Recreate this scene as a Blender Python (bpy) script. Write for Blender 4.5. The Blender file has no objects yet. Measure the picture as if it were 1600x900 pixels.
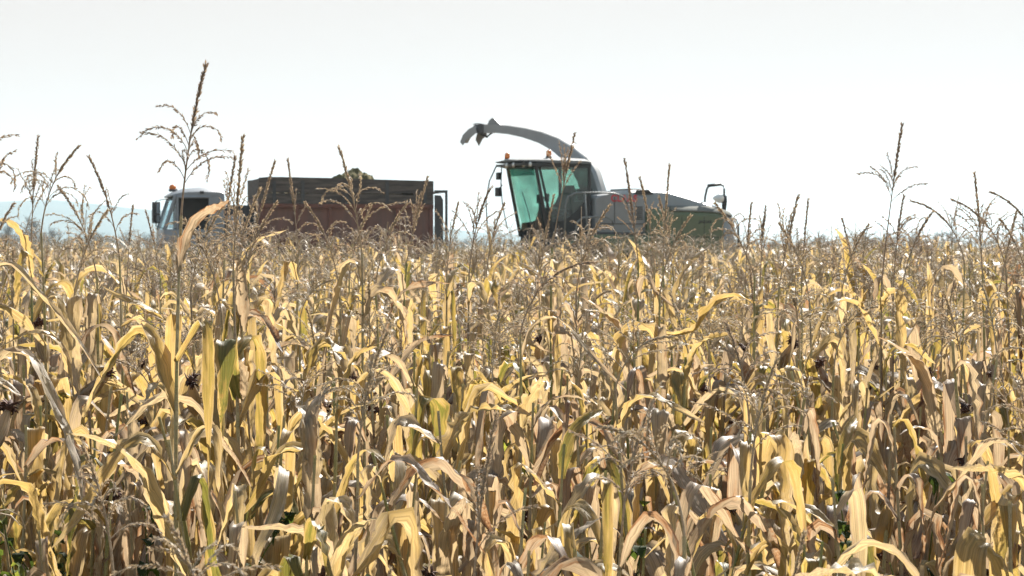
import bpy, bmesh, math, random
import numpy as np
from mathutils import Vector, Matrix

scene = bpy.context.scene
COL = scene.collection
R = math.radians

# ------------------------------------------------------------------ camera, sky, sun, exposure
CAM_Z = 2.1
FPX = 3600.0                       # focal length in photo pixels (1600 wide)
HOR = 385.0                        # photo row of the horizon
cam_d = bpy.data.cameras.new("camera")
cam = bpy.data.objects.new("camera", cam_d)
COL.objects.link(cam)
cam_d.sensor_width = 36.0
cam_d.lens = FPX / 1600 * 36.0
cam_d.clip_start = 0.1
cam_d.clip_end = 20000
TILT = math.atan((450 - HOR) / FPX)
cam.location = (0, 0, CAM_Z)
cam.rotation_euler = (math.pi / 2 - TILT, 0, 0)
cam_d.dof.use_dof = True
cam_d.dof.focus_distance = 8.5
cam_d.dof.aperture_fstop = 12.0
scene.camera = cam

SUN_EL, SUN_AZ = R(39), R(24)      # azimuth from the view direction towards the right
world = bpy.data.worlds.new("World")
scene.world = world
world.use_nodes = True
wn = world.node_tree
wn.nodes.clear()
w_out = wn.nodes.new("ShaderNodeOutputWorld")
w_bg = wn.nodes.new("ShaderNodeBackground")
w_sky = wn.nodes.new("ShaderNodeTexSky")
w_sky.sky_type = 'NISHITA'
w_sky.sun_disc = False
w_sky.sun_elevation = SUN_EL
w_sky.sun_rotation = SUN_AZ
w_sky.air_density = 1.0
w_sky.dust_density = 1.0
w_sky.ozone_density = 1.0
w_min = wn.nodes.new("ShaderNodeVectorMath")      # bright hazy sky levels off like the washed-out one of the day
w_min.operation = 'MINIMUM'
w_min.inputs[1].default_value = (2.38, 2.18, 2.09)
w_bg.inputs['Strength'].default_value = 0.12
wn.links.new(w_sky.outputs[0], w_min.inputs[0])
wn.links.new(w_min.outputs[0], w_bg.inputs['Color'])
wn.links.new(w_bg.outputs[0], w_out.inputs['Surface'])

sun_d = bpy.data.lights.new("sun", 'SUN')
sun = bpy.data.objects.new("sun", sun_d)
COL.objects.link(sun)
sun_d.energy = 5.0
sun_d.angle = R(0.6)
sun_d.color = (1.0, 0.95, 0.87)
to_sun = Vector((math.sin(SUN_AZ) * math.cos(SUN_EL), math.cos(SUN_AZ) * math.cos(SUN_EL), math.sin(SUN_EL)))
sun.rotation_euler = (-to_sun).to_track_quat('-Z', 'Y').to_euler()
sun.location = (20, 40, 60)

vs = scene.view_settings
vs.view_transform = 'Standard'
vs.look = 'None'
vs.exposure = 1.42
vs.gamma = 1
vs.use_curve_mapping = False
cy = scene.cycles
cy.max_bounces = 7
cy.diffuse_bounces = 4
cy.glossy_bounces = 3
cy.transmission_bounces = 5
cy.transparent_max_bounces = 10
cy.volume_bounces = 1
cy.caustics_reflective = False
cy.caustics_refractive = False
cy.use_denoising = True


# ------------------------------------------------------------------ helpers
def at(px, py, D):
    """world point seen at photo pixel (px, py) at depth D"""
    return Vector(((px - 800) / FPX * D, D, CAM_Z + (HOR - py) / FPX * D))


def ss(a, b, x):
    t = np.clip((np.asarray(x, float) - a) / (b - a), 0, 1)
    return t * t * (3 - 2 * t)


def ground_z(x, y):
    return 0.35 * ss(12, 50, y) + 0.02 * np.sin(np.asarray(x) * 1.7) * np.sin(np.asarray(y) * 1.3)


def tag(o, label=None, cat=None, group=None, kind=None):
    if label: o['label'] = label
    if cat: o['category'] = cat
    if group: o['group'] = group
    if kind: o['kind'] = kind
    return o


def empty(name, loc=(0, 0, 0), rz=0.0):
    o = bpy.data.objects.new(name, None)
    o.location = loc
    o.rotation_euler = (0, 0, rz)
    o.empty_display_size = 0.1
    COL.objects.link(o)
    return o


def obj_bm(name, bm, mat, parent=None, smooth=False, auto=None):
    me = bpy.data.meshes.new(name)
    bmesh.ops.recalc_face_normals(bm, faces=bm.faces)
    bm.to_mesh(me)
    bm.free()
    me.materials.append(mat)
    if smooth or auto:
        me.polygons.foreach_set('use_smooth', [True] * len(me.polygons))
        if auto:
            me.set_sharp_from_angle(angle=R(auto))
    o = bpy.data.objects.new(name, me)
    COL.objects.link(o)
    if parent: o.parent = parent
    return o


def np_mesh(name, V, F, A=None, mats=(), mi=None, smooth=True):
    me = bpy.data.meshes.new(name)
    V = np.ascontiguousarray(V, np.float32)
    F = np.ascontiguousarray(F, np.int32)
    me.vertices.add(len(V))
    me.vertices.foreach_set('co', V.ravel())
    me.loops.add(F.size)
    me.loops.foreach_set('vertex_index', F.ravel())
    me.polygons.add(len(F))
    me.polygons.foreach_set('loop_start', np.arange(0, F.size, F.shape[1], dtype=np.int32))
    if mi is not None:
        me.polygons.foreach_set('material_index', np.ascontiguousarray(mi, np.int32))
    me.polygons.foreach_set('use_smooth', np.full(len(F), smooth, dtype=bool))
    if A is not None:
        at_ = me.attributes.new('lc', 'FLOAT_VECTOR', 'POINT')
        at_.data.foreach_set('vector', np.ascontiguousarray(A, np.float32).ravel())
    for m in mats: me.materials.append(m)
    me.update(calc_edges=True)
    return me


# ------------------------------------------------------------------ materials
def new_mat(name):
    m = bpy.data.materials.new(name)
    m.use_nodes = True
    nt = m.node_tree
    nt.nodes.clear()
    out = nt.nodes.new("ShaderNodeOutputMaterial")
    return m, nt, out


def N(nt, t, **kw):
    n = nt.nodes.new(t)
    for k, v in kw.items(): setattr(n, k, v)
    return n


def ramp(nt, stops, interp='LINEAR'):
    n = nt.nodes.new("ShaderNodeValToRGB")
    cr = n.color_ramp
    cr.interpolation = interp
    while len(cr.elements) < len(stops): cr.elements.new(0.5)
    for e, (p, c) in zip(cr.elements, stops):
        e.position = p
        e.color = (*c, 1)
    return n


def math_(nt, op, a, b=None, clamp=False):
    n = nt.nodes.new("ShaderNodeMath")
    n.operation = op
    n.use_clamp = clamp
    for i, v in enumerate((a, b)):
        if v is None: continue
        if isinstance(v, (int, float)): n.inputs[i].default_value = v
        else: nt.links.new(v, n.inputs[i])
    return n.outputs[0]


def mixc(nt, fac, a, b, mode='MIX'):
    n = nt.nodes.new("ShaderNodeMix")
    n.data_type = 'RGBA'
    n.blend_type = mode
    for i, v in ((0, fac), (6, a), (7, b)):
        if isinstance(v, (int, float)): n.inputs[i].default_value = v
        elif isinstance(v, tuple): n.inputs[i].default_value = (*v, 1) if len(v) == 3 else v
        else: nt.links.new(v, n.inputs[i])
    return n.outputs[2]


def plant_mat(name, stops, tstops, trans, rough, spec, streak=(26, 1.6), spread=0.28, spots=True, bump=0.5, leafy=False):
    """a dry plant surface: 'lc' holds (across, along, tone)"""
    m, nt, out = new_mat(name)
    L = nt.links
    a = N(nt, "ShaderNodeAttribute", attribute_name='lc')
    sep = N(nt, "ShaderNodeSeparateXYZ")
    L.new(a.outputs['Vector'], sep.inputs[0])
    oi = N(nt, "ShaderNodeObjectInfo")
    # fibre streaks running along the leaf
    cmb = N(nt, "ShaderNodeCombineXYZ")
    L.new(math_(nt, 'MULTIPLY', sep.outputs[0], streak[0]), cmb.inputs[0])
    L.new(math_(nt, 'MULTIPLY', sep.outputs[1], streak[1]), cmb.inputs[1])
    L.new(math_(nt, 'ADD', math_(nt, 'MULTIPLY', sep.outputs[2], 53.0), math_(nt, 'MULTIPLY', oi.outputs['Random'], 31.0)), cmb.inputs[2])
    st = N(nt, "ShaderNodeTexNoise")
    st.inputs['Scale'].default_value = 1.0
    st.inputs['Detail'].default_value = 3.0
    L.new(cmb.outputs[0], st.inputs['Vector'])
    cmb2 = N(nt, "ShaderNodeCombineXYZ")
    L.new(math_(nt, 'MULTIPLY', sep.outputs[0], 2.2), cmb2.inputs[0])
    L.new(math_(nt, 'MULTIPLY', sep.outputs[1], 5.0), cmb2.inputs[1])
    L.new(math_(nt, 'MULTIPLY', sep.outputs[2], 97.0), cmb2.inputs[2])
    bl = N(nt, "ShaderNodeTexNoise")
    bl.inputs['Scale'].default_value = 1.0
    bl.inputs['Detail'].default_value = 4.0
    bl.inputs['Roughness'].default_value = 0.65
    L.new(cmb2.outputs[0], bl.inputs['Vector'])
    # tone of this leaf
    t = math_(nt, 'ADD', sep.outputs[2], math_(nt, 'MULTIPLY', math_(nt, 'SUBTRACT', oi.outputs['Random'], 0.5), 0.22))
    t = math_(nt, 'ADD', t, math_(nt, 'MULTIPLY', math_(nt, 'SUBTRACT', bl.outputs['Fac'], 0.5), spread * 1.6), clamp=True)
    if leafy:
        # margins wither first, in uneven patches; a pale midrib
        ed = math_(nt, 'ABSOLUTE', math_(nt, 'SUBTRACT', sep.outputs[0], 0.5))
        wl = N(nt, "ShaderNodeTexNoise")
        wl.inputs['Scale'].default_value = 1.0
        wl.inputs['Detail'].default_value = 5.0
        wl.inputs['Roughness'].default_value = 0.7
        cmb3 = N(nt, "ShaderNodeCombineXYZ")
        L.new(math_(nt, 'MULTIPLY', sep.outputs[0], 5.0), cmb3.inputs[0])
        L.new(math_(nt, 'MULTIPLY', sep.outputs[1], 3.5), cmb3.inputs[1])
        L.new(math_(nt, 'ADD', math_(nt, 'MULTIPLY', sep.outputs[2], 71.0), math_(nt, 'MULTIPLY', oi.outputs['Random'], 17.0)), cmb3.inputs[2])
        L.new(cmb3.outputs[0], wl.inputs['Vector'])
        e2 = math_(nt, 'MULTIPLY', math_(nt, 'SUBTRACT', math_(nt, 'ADD', ed, math_(nt, 'MULTIPLY', wl.outputs['Fac'], 0.9)), 0.80), 1.5, True)
        t = math_(nt, 'ADD', t, math_(nt, 'MULTIPLY', e2, 0.75), True)
        t = math_(nt, 'ADD', t, math_(nt, 'MULTIPLY', math_(nt, 'SUBTRACT', wl.outputs['Fac'], 0.5), 0.35), True)
    c1 = ramp(nt, stops)
    L.new(t, c1.inputs[0])
    c2 = ramp(nt, tstops)
    L.new(t, c2.inputs[0])
    k = N(nt, "ShaderNodeMapRange")
    k.inputs['From Min'].default_value = 0.3
    k.inputs['From Max'].default_value = 0.7
    k.inputs['To Min'].default_value = 0.56
    k.inputs['To Max'].default_value = 1.2
    L.new(st.outputs['Fac'], k.inputs['Value'])
    kc = N(nt, "ShaderNodeCombineColor")
    for i in range(3): L.new(k.outputs[0], kc.inputs[i])
    base = mixc(nt, 1.0, c1.outputs[0], kc.outputs[0], 'MULTIPLY')
    tr = mixc(nt, 1.0, c2.outputs[0], kc.outputs[0], 'MULTIPLY')
    if spots:
        # withered brown blotches
        sp = N(nt, "ShaderNodeMapRange")
        sp.inputs['From Min'].default_value = 0.60
        sp.inputs['From Max'].default_value = 0.72
        L.new(bl.outputs['Fac'], sp.inputs['Value'])
        f = math_(nt, 'MULTIPLY', sp.outputs[0], 0.6)
        base = mixc(nt, f, base, (0.20, 0.115, 0.055))
        tr = mixc(nt, f, tr, (0.26, 0.115, 0.035))
    bsdf = N(nt, "ShaderNodeBsdfPrincipled")
    bsdf.inputs['Roughness'].default_value = rough
    bsdf.inputs['Specular IOR Level'].default_value = spec
    L.new(base, bsdf.inputs['Base Color'])
    if bump:
        b = N(nt, "ShaderNodeBump")
        b.inputs['Strength'].default_value = bump
        b.inputs['Distance'].default_value = 0.003
        L.new(st.outputs['Fac'], b.inputs['Height'])
        L.new(b.outputs[0], bsdf.inputs['Normal'])
    tl = N(nt, "ShaderNodeBsdfTranslucent")
    L.new(tr, tl.inputs['Color'])
    mx = N(nt, "ShaderNodeMixShader")
    mx.inputs[0].default_value = trans
    L.new(bsdf.outputs[0], mx.inputs[1])
    L.new(tl.outputs[0], mx.inputs[2])
    L.new(mx.outputs[0], out.inputs['Surface'])
    return m


M_LEAF = plant_mat("dry_leaf",
    [(0.0, (0.12, 0.12, 0.045)), (0.12, (0.26, 0.20, 0.075)), (0.24, (0.36, 0.255, 0.11)), (0.42, (0.40, 0.32, 0.19)), (0.60, (0.40, 0.33, 0.245)), (0.78, (0.35, 0.28, 0.215)), (0.90, (0.26, 0.18, 0.125)), (1.0, (0.13, 0.08, 0.055))],
    [(0.0, (0.22, 0.20, 0.04)), (0.12, (0.49, 0.34, 0.085)), (0.24, (0.65, 0.435, 0.155)), (0.42, (0.67, 0.49, 0.235)), (0.60, (0.56, 0.41, 0.235)), (0.78, (0.46, 0.33, 0.205)), (0.90, (0.38, 0.20, 0.09)), (1.0, (0.17, 0.08, 0.04))],
    0.47, 0.48, 0.45, leafy=True)
M_STALK = plant_mat("dry_stalk",
    [(0.0, (0.24, 0.25, 0.09)), (0.25, (0.37, 0.33, 0.14)), (0.55, (0.45, 0.37, 0.21)), (0.8, (0.36, 0.27, 0.18)), (1.0, (0.20, 0.13, 0.09))],
    [(0.0, (0.2, 0.25, 0.05)), (0.5, (0.5, 0.4, 0.15)), (1.0, (0.3, 0.18, 0.1))],
    0.08, 0.45, 0.45, streak=(9, 3), bump=0.3)
M_TASSEL = plant_mat("dry_tassel",
    [(0.0, (0.50, 0.42, 0.30)), (0.45, (0.43, 0.345, 0.265)), (0.75, (0.27, 0.215, 0.17)), (1.0, (0.17, 0.13, 0.105))],
    [(0.0, (0.60, 0.46, 0.27)), (0.5, (0.50, 0.36, 0.24)), (1.0, (0.28, 0.19, 0.13))],
    0.30, 0.6, 0.3, streak=(6, 40), spots=False, bump=0)
M_SILK = plant_mat("dark_silk",
    [(0.0, (0.17, 0.085, 0.06)), (1.0, (0.06, 0.032, 0.025))],
    [(0.0, (0.2, 0.07, 0.03)), (1.0, (0.05, 0.02, 0.015))],
    0.1, 0.7, 0.2, spots=False, bump=0)
M_WEED = plant_mat("green_weed",
    [(0.0, (0.03, 0.045, 0.018)), (0.5, (0.055, 0.08, 0.025)), (1.0, (0.16, 0.18, 0.045))],
    [(0.0, (0.035, 0.055, 0.012)), (0.5, (0.10, 0.14, 0.02)), (1.0, (0.45, 0.46, 0.07))],
    0.45, 0.7, 0.15, spots=False, bump=0)


def soil_mat():
    m, nt, out = new_mat("field_soil")
    L = nt.links
    tc = N(nt, "ShaderNodeTexCoord")
    n1 = N(nt, "ShaderNodeTexNoise")
    n1.inputs['Scale'].default_value = 9.0
    n1.inputs['Detail'].default_value = 8.0
    n1.inputs['Roughness'].default_value = 0.7
    L.new(tc.outputs['Object'], n1.inputs['Vector'])
    n2 = N(nt, "ShaderNodeTexNoise")
    n2.inputs['Scale'].default_value = 0.08
    L.new(tc.outputs['Object'], n2.inputs['Vector'])
    c = ramp(nt, [(0.3, (0.065, 0.045, 0.03)), (0.55, (0.14, 0.10, 0.06)), (0.72, (0.30, 0.24, 0.14))])
    L.new(n1.outputs['Fac'], c.inputs[0])
    far = ramp(nt, [(0.35, (0.24, 0.19, 0.11)), (0.65, (0.20, 0.19, 0.10))])
    L.new(n2.outputs['Fac'], far.inputs[0])
    sep = N(nt, "ShaderNodeSeparateXYZ")
    L.new(tc.outputs['Object'], sep.inputs[0])
    mr = N(nt, "ShaderNodeMapRange")
    mr.inputs['From Min'].default_value = 40
    mr.inputs['From Max'].default_value = 160
    L.new(sep.outputs[1], mr.inputs['Value'])
    col = mixc(nt, mr.outputs[0], c.outputs[0], far.outputs[0])
    b = N(nt, "ShaderNodeBsdfPrincipled")
    b.inputs['Roughness'].default_value = 0.95
    b.inputs['Specular IOR Level'].default_value = 0.1
    L.new(col, b.inputs['Base Color'])
    bp = N(nt, "ShaderNodeBump")
    bp.inputs['Strength'].default_value = 0.8
    bp.inputs['Distance'].default_value = 0.05
    L.new(n1.outputs['Fac'], bp.inputs['Height'])
    L.new(bp.outputs[0], b.inputs['Normal'])
    L.new(b.outputs[0], out.inputs['Surface'])
    return m


def paint(name, col, rough=0.45, dirt=0.35, dirt_col=(0.22, 0.19, 0.15), metal=0.0, scale=2.5, spec=0.5, streaks=False, clear=0.0):
    m, nt, out = new_mat(name)
    L = nt.links
    tc = N(nt, "ShaderNodeTexCoord")
    mp = N(nt, "ShaderNodeMapping")
    if streaks: mp.inputs['Scale'].default_value = streaks if isinstance(streaks, tuple) else (1.0, 1.0, 0.25)
    L.new(tc.outputs['Object'], mp.inputs['Vector'])
    n1 = N(nt, "ShaderNodeTexNoise")
    n1.inputs['Scale'].default_value = scale
    n1.inputs['Detail'].default_value = 7.0
    n1.inputs['Roughness'].default_value = 0.65
    L.new(mp.outputs[0], n1.inputs['Vector'])
    r = N(nt, "ShaderNodeMapRange")
    r.inputs['From Min'].default_value = 0.38
    r.inputs['From Max'].default_value = 0.75
    r.inputs['To Max'].default_value = dirt
    L.new(n1.outputs['Fac'], r.inputs['Value'])
    c = mixc(nt, r.outputs[0], col, dirt_col)
    b = N(nt, "ShaderNodeBsdfPrincipled")
    L.new(c, b.inputs['Base Color'])
    b.inputs['Metallic'].default_value = metal
    b.inputs['Specular IOR Level'].default_value = spec
    b.inputs['Coat Weight'].default_value = clear
    L.new(math_(nt, 'ADD', math_(nt, 'MULTIPLY', r.outputs[0], 0.5), rough, True), b.inputs['Roughness'])
    L.new(b.outputs[0], out.inputs['Surface'])
    return m


def glass_mat(name, tint, gloss=0.10):
    m, nt, out = new_mat(name)
    t = N(nt, "ShaderNodeBsdfTransparent")
    tc = N(nt, "ShaderNodeTexCoord")
    nz = N(nt, "ShaderNodeTexNoise")
    nz.inputs['Scale'].default_value = 2.2
    nz.inputs['Detail'].default_value = 5.0
    nt.links.new(tc.outputs['Object'], nz.inputs['Vector'])
    rp = ramp(nt, [(0.3, tuple(c * 0.80 for c in tint)), (0.7, tint)])
    nt.links.new(nz.outputs['Fac'], rp.inputs[0])
    nt.links.new(rp.outputs[0], t.inputs['Color'])
    g = N(nt, "ShaderNodeBsdfGlossy")
    g.inputs['Roughness'].default_value = 0.06
    mx = N(nt, "ShaderNodeMixShader")
    mx.inputs[0].default_value = gloss
    nt.links.new(t.outputs[0], mx.inputs[1])
    nt.links.new(g.outputs[0], mx.inputs[2])
    nt.links.new(mx.outputs[0], out.inputs['Surface'])
    return m


P_GREY = paint("light_grey_paint", (0.25, 0.265, 0.28), 0.38, 0.35, (0.16, 0.145, 0.12), clear=0.2)
P_ROOF = paint("roof_grey_paint", (0.20, 0.21, 0.22), 0.65, 0.4, (0.15, 0.14, 0.12), spec=0.3)
P_SHOULDER = paint("shoulder_paint", (0.17, 0.17, 0.15), 0.8, 0.5, (0.15, 0.13, 0.10), spec=0.15)
P_SPOUT = paint("spout_grey_paint", (0.33, 0.34, 0.35), 0.45, 0.4, (0.22, 0.205, 0.18))
P_GREEN = paint("leaf_green_paint", (0.09, 0.118, 0.05), 0.42, 0.45, (0.16, 0.145, 0.10), clear=0.25)
P_BLACK = paint("black_plastic", (0.018, 0.018, 0.02), 0.5, 0.12)
P_DARK = paint("dark_steel", (0.05, 0.05, 0.055), 0.5, 0.3)
P_RAIL = paint("grey_rail", (0.20, 0.21, 0.21), 0.4, 0.3)
P_RUST = paint("rusty_red_paint", (0.21, 0.098, 0.074), 0.65, 0.95, (0.12, 0.098, 0.085), scale=4.0, streaks=True)
P_RUSTRAIL = paint("worn_red_paint", (0.20, 0.075, 0.05), 0.65, 0.9, (0.10, 0.062, 0.05), scale=5.0)
P_BOARD = paint("weathered_board", (0.075, 0.062, 0.056), 0.8, 0.9, (0.20, 0.165, 0.14), scale=7.0, spec=0.2, streaks=(0.25, 1, 2.2))
P_WHITE = paint("white_truck_paint", (0.26, 0.285, 0.32), 0.45, 0.5, (0.20, 0.185, 0.16), clear=0.1)
P_TYRE = paint("tyre_rubber", (0.03, 0.03, 0.03), 0.8, 0.5, (0.12, 0.09, 0.06), spec=0.2)
P_AMBER = paint("amber_lens", (0.75, 0.20, 0.03), 0.25, 0.1)
P_LENS = paint("clear_lamp_lens", (0.75, 0.75, 0.72), 0.15, 0.1)
P_RED = paint("red_lettering", (0.62, 0.02, 0.04), 0.4, 0.1)
P_SEAT = paint("seat_fabric", (0.05, 0.055, 0.055), 0.9, 0.2)
P_SILAGE = paint("chopped_maize", (0.15, 0.125, 0.06), 0.95, 0.9, (0.06, 0.055, 0.028), scale=14, spec=0.1)
G_CAB = glass_mat("green_tinted_glass", (0.70, 0.86, 0.80), 0.06)
G_STRIP = glass_mat("dark_green_glass", (0.40, 0.60, 0.55), 0.06)
G_TRUCK = glass_mat("windscreen_glass", (0.72, 0.86, 0.90), 0.12)
P_MIRROR = paint("mirror_glass", (0.75, 0.8, 0.8), 0.05, 0.05, metal=1.0)

# ------------------------------------------------------------------ the setting: ground, hills
def grid_sheet(xs, ys, zf):
    X, Y = np.meshgrid(xs, ys)
    Z = zf(X, Y)
    V = np.stack([X, Y, Z], -1).reshape(-1, 3)
    nx, ny = len(xs), len(ys)
    i = (np.arange(ny - 1)[:, None] * nx + np.arange(nx - 1)[None]).ravel()
    F = np.stack([i, i + 1, i + nx + 1, i + nx], -1)
    return V, F


def geo(a, b, n):
    return np.geomspace(a, b, n)


ys = np.concatenate([[-400, -100, -30, -10, -4], np.arange(0, 70, 0.8), geo(70, 6500, 30)])
xs = np.concatenate([-geo(40, 4000, 16)[::-1], np.arange(-39, 39.5, 1.0), geo(40, 4000, 16)])
gV, gF = grid_sheet(xs, ys, lambda X, Y: ground_z(X, Y))
g = bpy.data.objects.new("ground", np_mesh("ground", gV, gF, mats=[soil_mat()]))
COL.objects.link(g)
tag(g, "brown soil of the maize field with dry crop litter", "ground", kind="structure")


def hills():
    rng = np.random.default_rng(5)
    xs = np.linspace(-2600, 700, 150)
    ph = rng.uniform(0, 6.28, 8)
    def ridge(x):
        h = 88 + 10 * np.sin(x / 330 + 0.6) + 5 * np.sin(x / 120 + ph[0]) + 2.2 * np.sin(x / 47 + ph[1])
        return h * (1 - 0.30 * ss(-760, -480, x)) * (1 - ss(-480, 330, x)) 
    t = np.linspace(0, 1, 18)
    ysl = 3300 + 900 * t
    X, T = np.meshgrid(xs, t)
    prof = np.sin(np.pi * np.clip(T * 1.05, 0, 1)) ** 0.9
    Z = -1 + ridge(X) * prof + 2.5 * prof * np.sin(X / 60 + 7 * T) * np.sin(9 * T)
    Y = 3300 + 900 * T + 120 * np.sin(X / 400)
    V = np.stack([X, Y, Z], -1).reshape(-1, 3)
    nx, ny = len(xs), len(t)
    i = (np.arange(ny - 1)[:, None] * nx + np.arange(nx - 1)[None]).ravel()
    F = np.stack([i, i + 1, i + nx + 1, i + nx], -1)
    m = paint("wooded_hills", (0.05, 0.06, 0.06), 0.95, 0.8, (0.09, 0.09, 0.08), scale=0.01, spec=0.0)
    o = bpy.data.objects.new("hills", np_mesh("hills", V, F, mats=[m]))
    COL.objects.link(o)
    tag(o, "pale blue hazy hills along the horizon behind the truck", "hills", kind="structure")


hills()


# ------------------------------------------------------------------ plant geometry in numpy
class Geo:
    def __init__(s):
        s.V, s.F, s.A, s.n = [], [], [], 0

    def add(s, V, F, A):
        s.V.append(V); s.F.append(F + s.n); s.A.append(A)
        s.n += len(V)

    def out(s):
        return np.concatenate(s.V), np.concatenate(s.F), np.concatenate(s.A)


def strip_faces(nr, nc):
    i = (np.arange(nr - 1)[:, None] * nc + np.arange(nc - 1)[None]).ravel()
    return np.stack([i, i + 1, i + nc + 1, i + nc], -1)


def ring_faces(nr, nc):
    r = np.arange(nr - 1)[:, None] * nc
    c = np.arange(nc)[None]
    c2 = (c + 1) % nc
    return np.stack([(r + c), (r + c2), (r + nc + c2), (r + nc + c)], -1).reshape(-1, 4)


def tube(P, rad, n, tone):
    P = np.asarray(P, float)
    m = len(P)
    T = np.gradient(P, axis=0)
    T /= np.linalg.norm(T, axis=1, keepdims=True) + 1e-9
    ref = np.array([0.31, 0.17, 0.93]) if abs(T[:, 2]).mean() < 0.8 else np.array([0.93, 0.31, 0.1])
    S = np.cross(T, ref); S /= np.linalg.norm(S, axis=1, keepdims=True) + 1e-9
    B = np.cross(T, S)
    a = np.arange(n) / n * 2 * np.pi
    rad = np.broadcast_to(np.asarray(rad, float), (m,))
    V = P[:, None] + rad[:, None, None] * (np.cos(a)[None, :, None] * S[:, None] + np.sin(a)[None, :, None] * B[:, None])
    tone = np.broadcast_to(np.asarray(tone, float), (m,))
    A = np.stack([np.broadcast_to(np.abs(a / np.pi - 1)[None], (m, n)), np.broadcast_to(np.linspace(0, 1, m)[:, None], (m, n)), np.broadcast_to(tone[:, None], (m, n))], -1)
    return V.reshape(-1, 3), ring_faces(m, n), A.reshape(-1, 3)


def leaf_geo(rng, L, W, kind, nv, nu, tone, az=None):
    s = np.linspace(0, 1, nv + 1)
    if kind == 'snap':
        p0, p1 = rng.uniform(30, 78), rng.uniform(-90, -76)
        sf, wd = rng.uniform(0.10, 0.36), rng.uniform(0.03, 0.07)
    elif kind == 'arch':
        p0, p1 = rng.uniform(40, 75), rng.uniform(-88, -45)
        sf, wd = rng.uniform(0.16, 0.42), rng.uniform(0.10, 0.26)
    elif kind == 'hang':
        p0, p1 = rng.uniform(0, 40), rng.uniform(-90, -80)
        sf, wd = rng.uniform(0.04, 0.10), rng.uniform(0.03, 0.06)
    else:  # up
        L = L * 0.7
        p0, p1 = rng.uniform(60, 80), rng.uniform(-40, 40)
        sf, wd = rng.uniform(0.4, 0.8), rng.uniform(0.2, 0.4)
    pit = p0 + (p1 - p0) * ss(sf - wd, sf + wd, s)
    pit = pit + 8 * np.sin(s * rng.uniform(4, 10) + rng.uniform(0, 6)) * s
    if rng.random() < 0.12 and kind != 'hang':     # a second kink lower down
        s2 = rng.uniform(0.55, 0.8)
        pit = pit + rng.uniform(-40, 50) * ss(s2 - 0.04, s2 + 0.04, s)
    pit = np.radians(np.clip(pit, -100, 85))
    h = rng.normal(0, 0.35) * s + rng.normal(0, 0.15) * np.sin(s * 5)
    h = h + (rng.normal(0, 0.5) if kind == 'arch' else 0) * s ** 2
    T = np.stack([np.cos(pit) * np.cos(h), np.cos(pit) * np.sin(h), np.sin(pit)], -1)
    S = np.stack([-np.sin(h), np.cos(h), 0 * h], -1)
    Nn = np.cross(T, S)
    P = np.concatenate([[[0, 0, 0]], np.cumsum((T[:-1] + T[1:]) / 2, 0) * (L / nv)])
    psi = rng.normal(0, 0.25) * ss(0, .3, s) + rng.normal(0, 0.7 if rng.random() < 0.7 else 2.0) * ss(sf, 1.05, s)
    S, Nn = np.cos(psi)[:, None] * S + np.sin(psi)[:, None] * Nn, -np.sin(psi)[:, None] * S + np.cos(psi)[:, None] * Nn
    u = np.linspace(-1, 1, nu + 1)
    prof = (0.5 + 0.5 * ss(0, 0.22, s)) * np.clip(1 - np.clip(s - 0.35, 0, 1) ** 1.7 / (0.65 ** 1.7), 0, 1) ** 0.75
    if rng.random() < 0.3: prof = prof * (1 - 0.25 * np.abs(np.sin(s * rng.uniform(3, 8))))
    w = W * np.maximum(prof, 0.03)
    al = rng.normal(0.5, 0.45) + rng.normal(0, 0.5) * np.sin(s * rng.uniform(3, 7) + rng.uniform(0, 6))
    if rng.random() < 0.2: al = al + 1.3 * ss(0.2, 0.6, s)           # rolled up while drying
    al = np.where(np.abs(al) < 0.05, 0.05, al)[:, None]
    x = w[:, None] / 2 * np.sin(al * u[None]) / al
    z = w[:, None] / 2 * (1 - np.cos(al * u[None])) / al
    z = z + rng.uniform(0.0, 0.25) * w[:, None] * np.abs(u[None]) * 0.5
    f1, f2 = rng.uniform(5, 12, 2)
    amp = rng.uniform(0.02, 0.16) * w[:, None]
    z = z + amp * u[None] ** 2 * np.where(u[None] > 0, np.sin(6.28 * f1 * s + rng.uniform(0, 6))[:, None], np.sin(6.28 * f2 * s + rng.uniform(0, 6))[:, None])
    x = x * (1 + rng.normal(0, 0.03, (nv + 1, 1)))
    if nv >= 12:
        cr = rng.normal(0, 1, (nv + 1, nu + 1))
        cr[1:] = 0.6 * cr[1:] + 0.4 * cr[:-1]
        z = z + cr * (0.06 + 0.075 * rng.random()) * w[:, None]
        jag = np.zeros((nv + 1, nu + 1)); jag[:, 0] = -1; jag[:, -1] = 1
        tear = np.where(rng.random((nv + 1, 1)) < 0.10, rng.uniform(0.2, 0.55, (nv + 1, 1)), np.abs(rng.normal(0, 0.05, (nv + 1, 1))))
        side_ = 1 if rng.random() < .5 else -1
        x = x - jag * np.where(jag == side_, tear, np.abs(rng.normal(0, 0.045, (nv + 1, 1)))) * w[:, None] * 0.5
    V = P[:, None] + S[:, None] * x[..., None] + Nn[:, None] * z[..., None]
    az = rng.uniform(0, 6.28) if az is None else az
    c, sn = math.cos(az), math.sin(az)
    V = V @ np.array([[c, sn, 0], [-sn, c, 0], [0, 0, 1]])
    tv = tone + rng.uniform(0.0, 0.28) * ss(0.6, 1.0, s)
    A = np.stack([np.broadcast_to((u * .5 + .5)[None], (nv + 1, nu + 1)), np.broadcast_to(s[:, None] * L * 1.6, (nv + 1, nu + 1)), np.broadcast_to(tv[:, None], (nv + 1, nu + 1))], -1)
    return V.reshape(-1, 3), strip_faces(nv + 1, nu + 1), A.reshape(-1, 3)


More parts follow.
